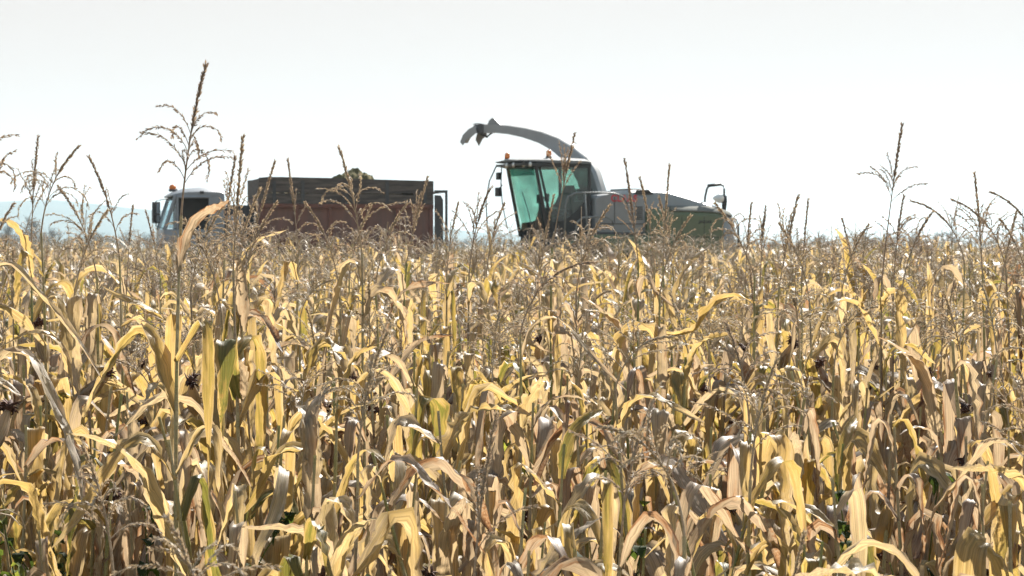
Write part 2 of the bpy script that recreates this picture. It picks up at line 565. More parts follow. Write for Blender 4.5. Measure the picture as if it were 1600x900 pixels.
def spikelets(rng, P, sz, tone, per, gap, lod):
    """scaly florets along a tassel branch; P polyline"""
    seg = np.linalg.norm(np.diff(P, axis=0), axis=1)
    cum = np.concatenate([[0], np.cumsum(seg)])
    n = max(3, int(cum[-1] / gap))
    d = np.linspace(cum[-1] * 0.06, cum[-1], n)
    Q = np.stack([np.interp(d, cum, P[:, k]) for k in range(3)], -1)
    T = np.gradient(Q, axis=0)
    T /= np.linalg.norm(T, axis=1, keepdims=True) + 1e-9
    Q = np.repeat(Q, per, 0); T = np.repeat(T, per, 0)
    m = len(Q)
    rd = rng.normal(size=(m, 3))
    rd -= (rd * T).sum(1, keepdims=True) * T
    rd /= np.linalg.norm(rd, axis=1, keepdims=True) + 1e-9
    ax = T * rng.uniform(0.75, 1.0, (m, 1)) + rd * rng.uniform(0.15, 0.6, (m, 1))
    ax[:, 2] -= rng.uniform(0, 0.3, m)
    ax /= np.linalg.norm(ax, axis=1, keepdims=True)
    sd = np.cross(ax, rng.normal(size=(m, 3)))
    sd /= np.linalg.norm(sd, axis=1, keepdims=True) + 1e-9
    l = sz * rng.uniform(0.7, 1.25, (m, 1)); w = l * rng.uniform(0.28, 0.42, (m, 1))
    b = Q + rd * 0.001
    V = np.stack([b, b + ax * l * 0.45 + sd * w * 0.5, b + ax * l, b + ax * l * 0.45 - sd * w * 0.5], 1).reshape(-1, 3)
    F = np.arange(m * 4).reshape(-1, 4)
    tn = np.repeat(np.clip(tone + rng.normal(0, 0.18, m), 0, 1), 4)
    A = np.stack([np.tile([0.5, 0, 0.5, 1], m), np.repeat(rng.random(m), 4), tn], -1)
    return V, F, A


def branch_path(rng, L, p0, droop, az, n=9):
    s = np.linspace(0, 1, n)
    pit = np.radians(p0 - droop * s ** 1.3)
    h = az + rng.normal(0, 0.3) * s + rng.normal(0, .12) * np.sin(s * 7)
    T = np.stack([np.cos(pit) * np.cos(h), np.cos(pit) * np.sin(h), np.sin(pit)], -1)
    return np.concatenate([[[0, 0, 0]], np.cumsum((T[:-1] + T[1:]) / 2, 0) * (L / (n - 1))])


def tassel_geo(rng, nbr, zone, spike, blen, p0, droop, tone, lod=0, lean=0.0, lean_az=0.0, stem=0.1, spike_droop=25):
    """origin at the foot of the tassel stem; returns one mesh and the height of the tip"""
    g = Geo()
    Ltot = stem + zone + spike
    P = branch_path(rng, Ltot, 90 - lean, spike_droop, lean_az, 14 if lod == 0 else 6)
    f = np.linspace(0, 1, len(P))
    if lod == 0:
        g.add(*tube(P, 0.0032 * (1 - 0.75 * f) + 0.0005, 5, tone * 0.7))
        k = f > (stem + zone) / Ltot
        Ps = np.concatenate([[[np.interp((stem + zone) / Ltot, f, P[:, q]) for q in range(3)]], P[k]])
        g.add(*spikelets(rng, Ps, 0.0155, tone, 6, 0.0062, lod))
        g.add(*tube(Ps, np.linspace(0.0032, 0.0015, len(Ps)), 5, tone))
    elif lod == 1:
        n = len(P)
        g.add(*tube(P, np.where(f > stem / Ltot, 0.0055 - 0.003 * f, 0.003), 3, tone))
    else:
        g.add(*tube(P[::2], 0.005, 3, tone))
    for i in range(nbr):
        fb = (stem + zone * (i + rng.uniform(0, 0.9)) / max(nbr, 1)) / Ltot
        o = np.array([np.interp(fb, f, P[:, q]) for q in range(3)])
        L = blen * rng.uniform(0.65, 1.15) * (1.1 - 0.35 * i / max(nbr, 1))
        az = i * 2.4 + rng.normal(0, 0.5)
        Q = o + branch_path(rng, L, p0 + rng.normal(0, 10) + 12 * i / max(nbr, 1), droop * rng.uniform(0.5, 1.4), az, 9 if lod == 0 else (5 if lod == 1 else 3))
        if lod == 0:
            g.add(*tube(Q, np.linspace(0.0017, 0.0009, len(Q)), 3, tone * 0.8))
            g.add(*spikelets(rng, Q[1:], 0.0130, tone, 3, 0.0075, lod))
        else:
            r = np.full(len(Q), 0.0031 if lod == 1 else 0.0046); r[0] *= .5; r[-1] *= .5
            g.add(*tube(Q, r, 3, np.clip(tone + rng.normal(0, .1), 0, 1)))
    V, F, A = g.out()
    return V, F, A, P[-1]


def stalk_geo(rng, h, tone, lean, laz, lod):
    n = 22 if lod == 0 else (5 if lod == 1 else 2)
    s = np.linspace(0, 1, n)
    off = lean * s ** 1.6
    P = np.stack([off * math.cos(laz) + 0.012 * np.sin(s * 5 + rng.uniform(0, 6)) * s, off * math.sin(laz) + 0.012 * np.sin(s * 6 + rng.uniform(0, 6)) * s, h * s], -1)
    r = 0.0125 - 0.0085 * s ** 0.8
    r0 = r.copy()
    tn = np.clip(tone + rng.normal(0, 0.16, n), 0, 1)
    if lod == 0:
        r0[::3] *= 1.28
    return tube(P, r0, (7, 4, 3)[lod], tn), P


def ear_geo(rng, L=0.19, r=0.028):
    s = np.linspace(0, 1, 12)
    rad = r * np.array([0.35, 0.62, 0.85, 0.97, 1.0, 1.0, 0.96, 0.88, 0.75, 0.58, 0.38, 0.16])
    P = np.stack([0.012 * np.sin(s * 3), 0 * s, L * s], -1)
    V, F, A = tube(P, rad, 10, rng.uniform(0.35, 0.75))
    a = np.arctan2(V[:, 1], V[:, 0])
    V[:, :2] *= (1 + 0.06 * np.sin(a * 5 + V[:, 2] * 20))[:, None]
    g = Geo(); g.add(V, F, A)
    for k in range(4):   # loose husk blades
        lv, lf, la = leaf_geo(rng, L * rng.uniform(0.6, 1.0), 0.035, 'up', 6, 2, rng.uniform(0.3, 0.8))
        lv[:, 2] += 0.02
        g.add(lv, lf, la)
    return g.out()


def silk_geo(rng, L=0.19):
    g = Geo()
    for k in range(60):
        Q = branch_path(rng, rng.uniform(0.02, 0.05), rng.uniform(55, 90), rng.uniform(40, 260), rng.uniform(0, 6.28), 6)
        Q[:, 2] += L * 0.95
        Q[:, :2] += rng.normal(0, 0.006, 2)
        g.add(*tube(Q, np.array([.004, .0045, .0045, .004, .003, .002]), 3, rng.random()))
    s = np.linspace(0, 1, 6)
    g.add(*tube(np.stack([0 * s, 0 * s, L * 0.92 + 0.045 * s], -1), 0.015 * np.array([.5, 1.0, 1.1, .9, .6, .1]), 7, rng.random()))
    return g.out()


KINDS_HI = ['snap', 'snap', 'snap', 'arch', 'arch', 'up']
KINDS_LO = ['hang', 'hang', 'snap', 'arch']


def build_plant(rng, h, tone, lod=0, tassel=None, ear=None, nleaf=None, lean=None):
    """returns list of (part name, V, F, A, material index) in plant space, and info"""
    parts = []
    lean = abs(rng.normal(0, 0.06)) * h if lean is None else lean
    laz = rng.uniform(0, 6.28)
    (V, F, A), P = stalk_geo(rng, h, rng.choice([0.1, 0.3, 0.5, 0.6, 0.8], p=[.12, .25, .3, .2, .13]), lean, laz, lod)
    parts.append(('stalk', V, F, A, 1))
    pz = P[:, 2] / h
    def on(t): return np.array([np.interp(t, pz, P[:, q]) for q in range(3)])
    nl = nleaf or int(rng.integers(8, 12))
    plane = rng.uniform(0, math.pi)
    nv, nu = ((24, 6), (8, 2), (4, 1))[lod]
    for i in range(nl):
        t = 0.22 + 0.76 * (i + rng.uniform(0, 0.5)) / nl
        kind = (KINDS_HI if t > 0.55 else KINDS_LO)[rng.integers(6 if t > 0.55 else 4)]
        Lf = rng.uniform(0.50, 0.88) * (1.0 if 0.4 < t < 0.85 else 0.78)
        Wf = rng.uniform(0.046, 0.094) * (1.0 if lod == 0 else 0.95) * (0.75 if t > 0.9 else 1.0)
        tn = np.clip(rng.normal(tone, 0.24), 0.13 + 0.1 * rng.random(), 0.74)
        if rng.random() < 0.05: tn = 0.06
        if t < 0.4 and rng.random() < 0.5: tn = np.clip(tn + 0.12, 0, 0.74)
        V, F, A = leaf_geo(rng, Lf, Wf, kind, nv, nu, tn, plane + math.pi * (i % 2) + rng.normal(0, 0.45))
        parts.append(('leaf', V + on(t), F, A, 0))
    tip = on(1.0)
    if tassel is not None:
        V, F, A, tp = tassel_geo(rng, tone=rng.uniform(0.0, 0.42) if 'tone' not in tassel else tassel['tone'], lod=lod, **{k: v for k, v in tassel.items() if k != 'tone'})
        parts.append(('tassel', V + on(1.0), F, A, 2))
        tip = on(1.0) + tp
    ears = []
    if ear:
        for k in range(ear):
            t = rng.uniform(0.60, 0.80)
            V, F, A = ear_geo(rng)
            SV, SF, SA = silk_geo(rng)
            til = rng.uniform(20, 60) if rng.random() < 0.7 else rng.uniform(120, 160)
            M = np.array(Matrix.Rotation(rng.uniform(0, 6.28), 3, 'Z') @ Matrix.Rotation(R(til), 3, 'Y'))
            V = V @ M.T + on(t); SV = SV @ M.T + on(t)
            parts.append(('ear', V, F, A, 0))
            parts.append(('silk', SV, SF, SA, 3))
    return parts, tip


MATS = [M_LEAF, M_STALK, M_TASSEL, M_SILK]


def rnd_tassel(rng, tall=False):
    return dict(nbr=int(rng.integers(8, 17)), zone=rng.uniform(0.08, 0.14), spike=rng.uniform(0.09, 0.18), blen=rng.uniform(0.14, 0.23),
                p0=rng.uniform(40, 72), droop=rng.choice([40, 90, 120, 150]), lean=abs(rng.normal(0, 12)), lean_az=rng.uniform(0, 6.28), stem=rng.uniform(0.04, 0.12), spike_droop=rng.choice([0, 15, 30, 80], p=[.3, .35, .2, .15]))


def link_plant(parts, loc, rz=0.0, sc=1.0, meshes=None):
    root = empty("maize_plant", loc, rz)
    root.scale = (sc, sc, sc)
    last_ear = None
    for (nm, V, F, A, mi) in parts:
        o = bpy.data.objects.new(nm, np_mesh(nm, V, F, A, [MATS[mi]]))
        COL.objects.link(o)
        o.parent = last_ear if nm == 'silk' else root
        if nm == 'ear': last_ear = o
    return root


def copy_plant(src, loc, rz, sc):
    r = src.copy(); COL.objects.link(r)
    r.location = loc; r.rotation_euler = (rnd.normal(0, 0.035), rnd.normal(0, 0.035), rz); r.scale = (sc, sc, sc)
    for ch in KIDS[src.name]:
        c = ch.copy(); COL.objects.link(c); c.parent = r
        for gc in KIDS.get(ch.name, ()):
            d = gc.copy(); COL.objects.link(d); d.parent = c
    return r


rnd = np.random.default_rng(77)
KIDS = {}

# ---- tall plants whose tassels stand against the sky: tip pixel, depth, tassel
def T(nbr, zone, spike, blen, p0, droop, lean=3, laz=0.0, stem=0.1, sd=8, tone=0.7):
    return dict(nbr=nbr, zone=zone, spike=spike, blen=blen, p0=p0, droop=droop, lean=lean, lean_az=laz, stem=stem, spike_droop=sd, tone=tone * 0.75)


TALL = [
    (322, 102, 7.4, T(13, 0.17, 0.22, 0.21, 62, 135, 5, 0.0, 0.10, 10, .78), 'tallest maize plant, its big arching tassel standing alone before the truck cab'),
    (-44, 150, 7.4, T(12, 0.16, 0.20, 0.21, 60, 130, 3, 3.1, 0.10, 10, .75), 'tall maize plant at the left border, only its drooping tassel branches showing'),
    (60, 214, 11.0, T(7, 0.12, 0.26, 0.20, 74, 12, 2, 0, 0.16, 4, .7), 'tall maize plant with an upright fork of thin tassel branches before the hills'),
    (123, 230, 9.6, T(12, 0.15, 0.15, 0.24, 62, 120, 6, 0, 0.10, 40, .65), 'tall maize plant with a bushy drooping tassel left of the truck'),
    (140, 246, 10.2, T(4, 0.10, 0.26, 0.20, 70, 70, 8, 3.1, 0.10, 20, .85), 'tall maize plant with a dark thick tassel spike bent over leftwards'),
    (380, 214, 8.6, T(6, 0.13, 0.27, 0.20, 78, 15, 3, 0, 0.10, 3, .6), 'tall maize plant with a dense straight tassel just right of the truck cab'),
    (368, 246, 10.5, T(3, 0.10, 0.24, 0.16, 78, 10, 3, 0, 0.12, 8, .75), 'slim maize plant with a plain tassel spike between truck cab and load bed'),
    (430, 252, 11.5, T(5, 0.12, 0.28, 0.18, 70, 30, 15, 0, 0.10, 5, .65), 'maize plant with its tassel leaning right before the front of the load bed'),
    (450, 250, 13.0, T(5, 0.12, 0.27, 0.18, 75, 10, 5, 3.1, 0.12, 4, .6), 'maize plant with a straight thin tassel before the front load bed boards'),
    (530, 231, 9.8, T(11, 0.16, 0.20, 0.22, 62, 110, 7, 3.1, 0.10, 12, .55), 'tall maize plant with a pale drooping tassel before the middle of the load bed'),
    (580, 322, 12.5, T(5, 0.12, 0.2, 0.18, 70, 60, 8, 0, 0.10, 20, .5), 'maize plant with a short pale tassel before the rusty side of the load bed'),
    (668, 277, 12.0, T(6, 0.12, 0.22, 0.20, 72, 10, 12, 0, 0.12, 4, .5), 'maize plant with a tassel of straight upright branches before the tail of the load bed'),
    (716, 318, 13.0, T(6, 0.12, 0.16, 0.18, 65, 30, 5, 0, 0.12, 10, .75), 'maize plant with a wispy tassel in the gap behind the truck'),
    (765, 296, 11.0, T(9, 0.14, 0.16, 0.22, 72, 50, 5, 0, 0.12, 20, .8), 'maize plant with a many branched upright tassel before the harvester windscreen edge'),
    (788, 318, 12.5, T(8, 0.14, 0.16, 0.20, 68, 70, 5, 0, 0.12, 20, .7), 'maize plant with a fan of thin tassel branches under the harvester windscreen'),
    (898, 210, 11.5, T(9, 0.10, 0.20, 0.20, 72, 25, 10, 0, 0.28, 4, .7), 'tall maize plant with a dark tassel bunch before the harvester cab door'),
    (865, 306, 12.5, T(3, 0.10, 0.26, 0.18, 76, 10, 8, 0, 0.10, 4, .5), 'maize plant with a pale tassel spike before the harvester cab door glass'),
    (976, 250, 12.0, T(6, 0.14, 0.30, 0.18, 72, 20, 6, 3.1, 0.10, 4, .8), 'tall maize plant with a thick rust brown tassel before the red lettering'),
    (1000, 279, 12.5, T(3, 0.10, 0.26, 0.16, 75, 20, 5, 3.1, 0.12, 10, .55), 'maize plant with a wavy pale tassel spike right of the red lettering'),
    (1046, 258, 12.5, T(5, 0.13, 0.30, 0.18, 72, 30, 2, 0, 0.12, 4, .55), 'tall maize plant with a needle straight tassel before the engine hood'),
    (1030, 308, 13.5, T(4, 0.13, 0.22, 0.18, 72, 30, 6, 3.1, 0.12, 12, .55), 'maize plant with a tassel leaning left before the engine hood'),
    (1118, 318, 10.5, T(14, 0.16, 0.12, 0.2, 55, 150, 20, 3.1, 0.10, 20, .45), 'maize plant with a bushy tan drooping tassel before the green harvester rear'),
    (1174, 318, 13.0, T(5, 0.12, 0.22, 0.18, 75, 20, 2, 0, 0.12, 5, .7), 'maize plant with a bare thin tassel just behind the harvester rear'),
    (1196, 323, 13.5, T(7, 0.12, 0.18, 0.18, 75, 25, 2, 0, 0.12, 5, .75), 'maize plant with a small forked tassel right of the harvester rear'),
    (1247, 306, 11.0, T(7, 0.12, 0.22, 0.22, 76, 15, 10, 0, 0.10, 4, .7), 'maize plant with a dark broom of tassel branches leaning right on the skyline'),
    (1263, 311, 13.0, T(4, 0.12, 0.26, 0.16, 70, 60, 3, 0, 0.10, 4, .6), 'maize plant with a thin straight tassel beside the dark broom shaped one'),
    (1316, 343, 14.0, T(2, 0.10, 0.24, 0.14, 70, 30, 8, 3.1, 0.14, 8, .8), 'maize plant with a short single tassel spike on the bare skyline'),
    (1409, 195, 10.2, T(8, 0.10, 0.25, 0.20, 66, 62, 6, 0, 0.34, 3, .85), 'tallest maize plant on the right, thin tassel fanned out against the sky'),
    (1412, 306, 12.0, T(12, 0.14, 0.20, 0.22, 66, 70, 3, 0, 0.12, 8, .75), 'maize plant with a bushy tassel right under the tall fanned one'),
    (1424, 314, 12.5, T(5, 0.10, 0.26, 0.20, 66, 80, 10, 3.1, 0.12, 70, .8), 'maize plant with its tassel spike bowed over beside the bushy one'),
    (1487, 312, 11.5, T(8, 0.12, 0.24, 0.22, 64, 110, 12, 3.1, 0.10, 60, .75), 'maize plant with arching hooked tassel branches on the right skyline'),
    (1522, 272, 11.0, T(14, 0.16, 0.22, 0.20, 68, 60, 3, 3.1, 0.10, 4, .75), 'tall maize plant with a many branched fir shaped tassel on the right skyline'),
    (1548, 300, 12.0, T(4, 0.10, 0.22, 0.2, 66, 100, 10, 3.1, 0.12, 60, .85), 'maize plant with a tassel bowed rightwards beside the fir shaped one'),
    (1588, 330, 12.0, T(6, 0.12, 0.22, 0.18, 68, 60, 10, 0, 0.10, 4, .7), 'maize plant with a slanting dark tassel at the right border'),
    (208, 322, 13.0, T(2, 0.10, 0.22, 0.14, 70, 20, 3, 0, 0.12, 4, .85), 'maize plant with a thin dark tassel spike just left of the truck windscreen'),
    (228, 330, 14.0, T(3, 0.10, 0.20, 0.14, 70, 20, 8, 3.1, 0.12, 10, .75), 'maize plant with a short leaning tassel right before the truck windscreen'),
    (406, 296, 9.6, T(13, 0.15, 0.18, 0.22, 60, 120, 6, 0, 0.10, 20, .5), 'pale bushy maize plant before the front corner of the load bed'),
    (352, 318, 9.2, T(12, 0.15, 0.14, 0.22, 60, 120, 8, 0, 0.10, 30, .4), 'pale maize plant with a fluffy tassel hiding the back of the truck cab'),
    (432, 318, 9.0, T(14, 0.15, 0.14, 0.22, 56, 130, 8, 0, 0.10, 30, .45), 'maize plant with a broad fluffy tassel before the front load bed rust panels'),
    (478, 318, 10.0, T(10, 0.15, 0.16, 0.22, 62, 110, 8, 3.1, 0.10, 30, .5), 'maize plant with a nodding tassel left of the pale drooping one'),
    (636, 318, 10.5, T(9, 0.15, 0.16, 0.2, 62, 100, 8, 0, 0.10, 30, .5), 'maize plant with a nodding tassel before the rear load bed rust panels'),
    (22, 318, 10.5, T(9, 0.15, 0.16, 0.2, 62, 100, 8, 0, 0.10, 30, .55), 'maize plant with a nodding tassel before the hills at the left border'),
    (92, 292, 10.0, T(8, 0.15, 0.18, 0.22, 66, 90, 10, 3.1, 0.10, 30, .6), 'maize plant with hooked tassel branches between the forked and the bushy one'),
    (168, 330, 9.5, T(12, 0.15, 0.14, 0.22, 60, 110, 8, 0, 0.10, 30, .45), 'pale maize plant with a spreading tassel right of the bushy drooping one'),
    (290, 345, 9.0, T(12, 0.15, 0.14, 0.22, 60, 120, 8, 3.1, 0.10, 30, .4), 'pale maize plant with a spreading tassel before the truck door'),
    (952, 322, 10.0, T(12, 0.15, 0.16, 0.22, 60, 110, 8, 0, 0.10, 30, .5), 'pinkish maize plant with a spreading tassel before the grey harvester side'),
    (1078, 338, 10.5, T(12, 0.15, 0.14, 0.22, 60, 120, 8, 0, 0.10, 30, .45), 'pale maize plant with a spreading tassel before the green harvester flank'),
    (1356, 352, 11.0, T(9, 0.15, 0.14, 0.2, 62, 100, 8, 0, 0.10, 30, .5), 'maize plant with a low spreading tassel left of the tall fanned one'),
    (1456, 332, 10.5, T(11, 0.15, 0.14, 0.22, 60, 120, 8, 0, 0.10, 30, .6), 'maize plant with a fluffy tassel between the fanned and the fir shaped one'),
    (1562, 342, 10.5, T(10, 0.15, 0.14, 0.22, 60, 120, 8, 3.1, 0.10, 30, .6), 'maize plant with a spreading tassel near the right border'),
    (1218, 350, 10.5, T(9, 0.15, 0.14, 0.2, 62, 100, 8, 3.1, 0.10, 30, .5), 'maize plant with a low nodding tassel left of the dark broom shaped one'),
    (604, 520, 6.6, T(13, 0.15, 0.15, 0.20, 60, 120, 4, 0, 0.08, 20, .35), 'near maize plant with a pale fluffy tassel low in the crop left of centre'),
    (130, 700, 5.6, T(12, 0.14, 0.10, 0.17, 60, 140, 4, 3.1, 0.08, 20, .3), 'short maize plant with a pale nodding tassel in the lower left crop'),
    (1018, 632, 5.9, T(12, 0.13, 0.14, 0.19, 58, 100, 4, 0, 0.08, 20, .45), 'short maize plant with a pinkish spreading tassel low right of centre'),
    (1215, 560, 6.6, T(12, 0.14, 0.14, 0.20, 55, 110, 4, 0, 0.08, 20, .4), 'near maize plant with a wide pinkish tassel in the right crop'),
    (1135, 505, 7.6, T(14, 0.15, 0.14, 0.22, 55, 120, 4, 3.1, 0.08, 20, .5), 'maize plant with a bushy pinkish tassel below the harvester rear'),
    (775, 650, 5.7, T(4, 0.13, 0.22, 0.2, 72, 40, 4, 0, 0.08, 8, .55), 'short maize plant with a scaly straight tassel low in the middle of the crop'),
    (930, 410, 8.6, T(12, 0.15, 0.2, 0.24, 60, 110, 12, 0, 0.08, 80, .6), 'maize plant with dark bowed tassel branches below the harvester cab'),
    (1592, 575, 6.2, T(12, 0.15, 0.14, 0.2, 55, 120, 4, 3.1, 0.08, 20, .45), 'near maize plant with a pinkish tassel at the right border'),
]

spots = []        # occupied ground positions in view
HEROES = []
for k, (px, py, D, tas, lab) in enumerate(TALL):
    rg = np.random.default_rng(1000 + k)
    tipw = at(px, py, D)
    tl = tas['stem'] + tas['zone'] + tas['spike']
    gz = float(ground_z(tipw.x, D))
    h = max(0.75, tipw.z - gz - tl * 0.97)
    parts, tip = build_plant(rg, h, float(rg.uniform(0.25, 0.6)), 0, tas, ear=1 if rg.random() < 0.45 else 0, nleaf=10 if h > 1.6 else None, lean=abs(rg.normal(0, 0.03)))
    # correct the height so the tip lands where the photo has it
    dz = (tipw.z - gz) - tip[2]
    root = link_plant(parts, (tipw.x - tip[0], D - tip[1], gz + dz))
    tag(root, lab, "maize plant", "ripe maize plants of the near crop")
    spots.append((root.location.x, root.location.y))
    HEROES.append(root)

# ---- prototypes of the ordinary plants, later copied row by row
TONES = [('golden', 0.30), ('straw', 0.50), ('greyish', 0.68), ('yellow', 0.23), ('brownish', 0.80)]
PROTO = []
for k in range(40):
    rg = np.random.default_rng(300 + k)
    tn = TONES[[0, 1, 0, 2, 3, 1, 0, 1, 4, 0][k % 10]]
    h = rg.uniform(1.28, 1.62)
    tas = rnd_tassel(rg) if k % 3 == 0 else None
    ear = 1 if rg.random() < 0.30 else 0
    parts, tip = build_plant(rg, h, tn[1], 0, tas, ear)
    PROTO.append(dict(parts=parts, tone=tn[0], ear=ear, tassel=tas is not None, h=h, root=None))

N_IND = 300 - len(TALL)
cand = []
rowD = 4.7
row = 1
while rowD < 15.5:
    halfw = 0.2222 * rowD + 0.12
    x = -halfw + rnd.uniform(0, 0.2)
    while x < halfw:
        cand.append((x, rowD + rnd.normal(0, 0.06), row))
        x += rnd.uniform(0.15, 0.27) * (1.25 if rowD < 6 else 1.0)
    rowD += 0.62
    row += 1
cand = [c for c in cand if not any((c[0] - a) ** 2 + (c[1] - b) ** 2 < 0.09 ** 2 for a, b in spots)]
# gaps in the front rows, green weeds growing in the one at the lower left
GAPS = [(200, 62, 7.3), (1418, 26, 7.2), (672, 30, 6.8), (25, 26, 6.6), (965, 20, 6.6), (1190, 18, 6.4)]
def in_clearing(x, y):
    px = 800 + x / y * FPX
    if any(abs(px - g) < w and y < d for g, w, d in GAPS): return True
    return (x + 1.18) ** 2 / 0.20 ** 2 + (y - 6.6) ** 2 / 0.75 ** 2 < 1
cand = [c for c in cand if not in_clearing(c[0], c[1])]
cand.sort(key=lambda c: c[1])
IND, rest = cand[:N_IND], cand[N_IND:]
LAND = [(0, 'far left'), (150, 'below the hills'), (245, 'below the truck cab'), (380, 'below the front load bed'), (540, 'below the rear load bed'), (705, 'below the gap between vehicles'),
        (780, 'below the harvester windscreen'), (850, 'below the harvester cab door'), (940, 'below the red lettering'), (1015, 'below the green harvester rear'), (1165, 'right of the harvester'), (1330, 'below the fanned tall tassel'), (1450, 'far right')]
ORD = ['front', 'second', 'third', 'fourth', 'fifth', 'sixth', 'seventh', 'eighth', 'ninth', 'tenth', 'eleventh', 'twelfth', 'thirteenth', 'fourteenth', 'fifteenth', 'sixteenth', 'seventeenth', 'eighteenth']
seen_lab = {}
order = rnd.permutation(len(IND))
placed = []
for q, (x, y, rw) in enumerate(IND):
    D = y
    p = PROTO[int(rnd.integers(len(PROTO)))]
    while D < 8.2 and p['tassel'] and rnd.random() < 0.72: p = PROTO[int(rnd.integers(len(PROTO)))]
    # the front rows are short and broken, the crop gets taller further in
    want = 1.23 + 0.30 * float(ss(4.7, 10, D)) + rnd.normal(0, 0.10)
    sc = float(np.clip(want / p['h'], 0.74, 1.18))
    loc = (x, y, float(ground_z(x, y)) - 0.01)
    rz = float(rnd.uniform(0, 6.28))
    if p['root'] is None:
        r = link_plant(p['parts'], loc, rz, sc)
        p['root'] = r
        KIDS[r.name] = [o for o in r.children]
        for c in r.children:
            if c.children: KIDS[c.name] = list(c.children)
    else:
        r = copy_plant(p['root'], loc, rz, sc)
    px = 800 + x / D * FPX
    land = [n for (a, n) in LAND if px >= a or a == 0][-1]
    what = {(True, 1): 'with tassel and ear', (True, 0): 'with a tassel', (False, 1): 'without tassel, with an ear', (False, 0): 'without a tassel'}[(p['tassel'], p['ear'])]
    placed.append((r, x, f"{p['tone']} maize plant {what}, {ORD[rw - 1]} row, {land}"))
    spots.append((x, y))
by = {}
for r, x, lab in placed: by.setdefault(lab, []).append((x, r))
SIDE = {1: [''], 2: ['left ', 'right '], 3: ['left ', 'middle ', 'right ']}
for lab, rs in by.items():
    rs.sort(key=lambda t: t[0])
    for j, (x, r) in enumerate(rs):
        pre = SIDE.get(len(rs), [''] * len(rs))[j]
        tag(r, pre + lab, "maize plant", "ripe maize plants of the near crop")


# ---- the rest of the field: one mass (beside the frame and further back)
def flat_plant(parts):
    V, F, A, MI, n = [], [], [], [], 0
    for (nm, v, f, a, mi) in parts:
        V.append(v); F.append(f + n); A.append(a); MI.append(np.full(len(f), mi)); n += len(v)
    return np.concatenate(V), np.concatenate(F), np.concatenate(A), np.concatenate(MI)


LODP = {1: [], 2: []}
for lod, n in ((1, 26), (2, 24)):
    for k in range(n):
        rg = np.random.default_rng(900 * lod + k)
        tas = rnd_tassel(rg) if k % 2 == 0 else None
        if lod == 2 and tas: tas['nbr'] = max(4, tas['nbr'] // 2 + 1)
        LODP[lod].append(flat_plant(build_plant(rg, rg.uniform(1.38, 1.62), TONES[[0, 1, 0, 2, 3, 1, 0, 1, 4, 0][k % 10]][1], lod, tas, 0, nleaf=(9 if lod == 1 else 7))[0]))

VEH = []   # footprints where nothing grows: filled in below


def field_mass():
    rg = np.random.default_rng(4242)
    pts = [(x, y, 1) for (x, y, _r) in rest]
    y = 3.4
    while y < 15.5:                                        # both sides of the picture, near
        hw = 0.2222 * y + 0.16
        for sgn in (-1, 1):
            x = hw + rg.uniform(0, .2)
            while x < hw + 2.6:
                pts.append((sgn * x, y + rg.normal(0, .06), 1)); x += rg.uniform(.17, .3)
        y += 0.62
    y = 15.4
    while y < 140:
        hw = 0.2222 * y + 3.0
        x = -hw + rg.uniform(0, .2)
        stp = 0.23 if y < 26 else (0.30 if y < 60 else 0.55)
        while x < hw:
            pts.append((x, y + rg.normal(0, .08), 1 if y < 24 else 2)); x += rg.uniform(.7, 1.3) * stp
        y += 0.66 if y < 40 else (0.9 if y < 70 else 2.0)
    Vs, Fs, As, Ms, n = [], [], [], [], 0
    for (x, y, lod) in pts:
        if any(((x - ox) * ux + (y - oy) * uy) ** 2 < a * a and (-(x - ox) * uy + (y - oy) * ux) ** 2 < b * b for (ox, oy, ux, uy, a, b) in VEH):
            continue
        V, F, A, MI = LODP[lod][int(rg.integers(len(LODP[lod])))]
        a = rg.uniform(0, 6.28); sc = float(np.clip(rg.normal(1.0, 0.10), .76, 1.28))
        if y < 15.5: sc *= 0.9
        elif y > 22: sc *= 1.06
        c, s = math.cos(a) * sc, math.sin(a) * sc
        V = V @ np.array([[c, s, 0], [-s, c, 0], [0, 0, sc]]) + np.array([x, y, float(ground_z(x, y))])
        A = A.copy()
        A[:, 2] = np.clip(A[:, 2] + rg.normal(0, 0.1), 0, 1)
        Vs.append(V.astype(np.float32)); Fs.append((F + n).astype(np.int32)); As.append(A.astype(np.float32)); Ms.append(MI)
        n += len(V)
    o = bpy.data.objects.new("maize_field", np_mesh("maize_field", np.concatenate(Vs), np.concatenate(Fs), np.concatenate(As), MATS, np.concatenate(Ms)))
    COL.objects.link(o)
    tag(o, "mass of dry golden maize stretching back to the skyline around the vehicles", "maize field", kind="stuff")
    print("field plants", len(pts), "verts", n)


# ------------------------------------------------------------------ bmesh helpers for the machines
def bx(bm, x0, x1, y0, y1, z0, z1, bev=0.0):
    vs_ = [bm.verts.new((x, y, z)) for x in (x0, x1) for y in (y0, y1) for z in (z0, z1)]
    fs = [(0, 1, 3, 2), (4, 6, 7, 5), (0, 4, 5, 1), (2, 3, 7, 6), (0, 2, 6, 4), (1, 5, 7, 3)]
    f = [bm.faces.new([vs_[i] for i in q]) for q in fs]
    if bev:
        es = list({e for q in f for e in q.edges})
        bmesh.ops.bevel(bm, geom=es, offset=bev, segments=2, affect='EDGES', profile=0.6)
    return f


def prism(bm, prof, y0, y1, bev=0.0, seg=3):
    """profile in (x, z) pushed along y"""
    a = [bm.verts.new((x, y0, z)) for x, z in prof]
    b = [bm.verts.new((x, y1, z)) for x, z in prof]
    n = len(prof)
    fs = [bm.faces.new(a), bm.faces.new(b[::-1])]
    for i in range(n):
        fs.append(bm.faces.new((a[i], b[i], b[(i + 1) % n], a[(i + 1) % n])))
    if bev:
        es = list(set(fs[0].edges) | set(fs[1].edges))
        bmesh.ops.bevel(bm, geom=es, offset=bev, segments=seg, affect='EDGES', profile=0.5)


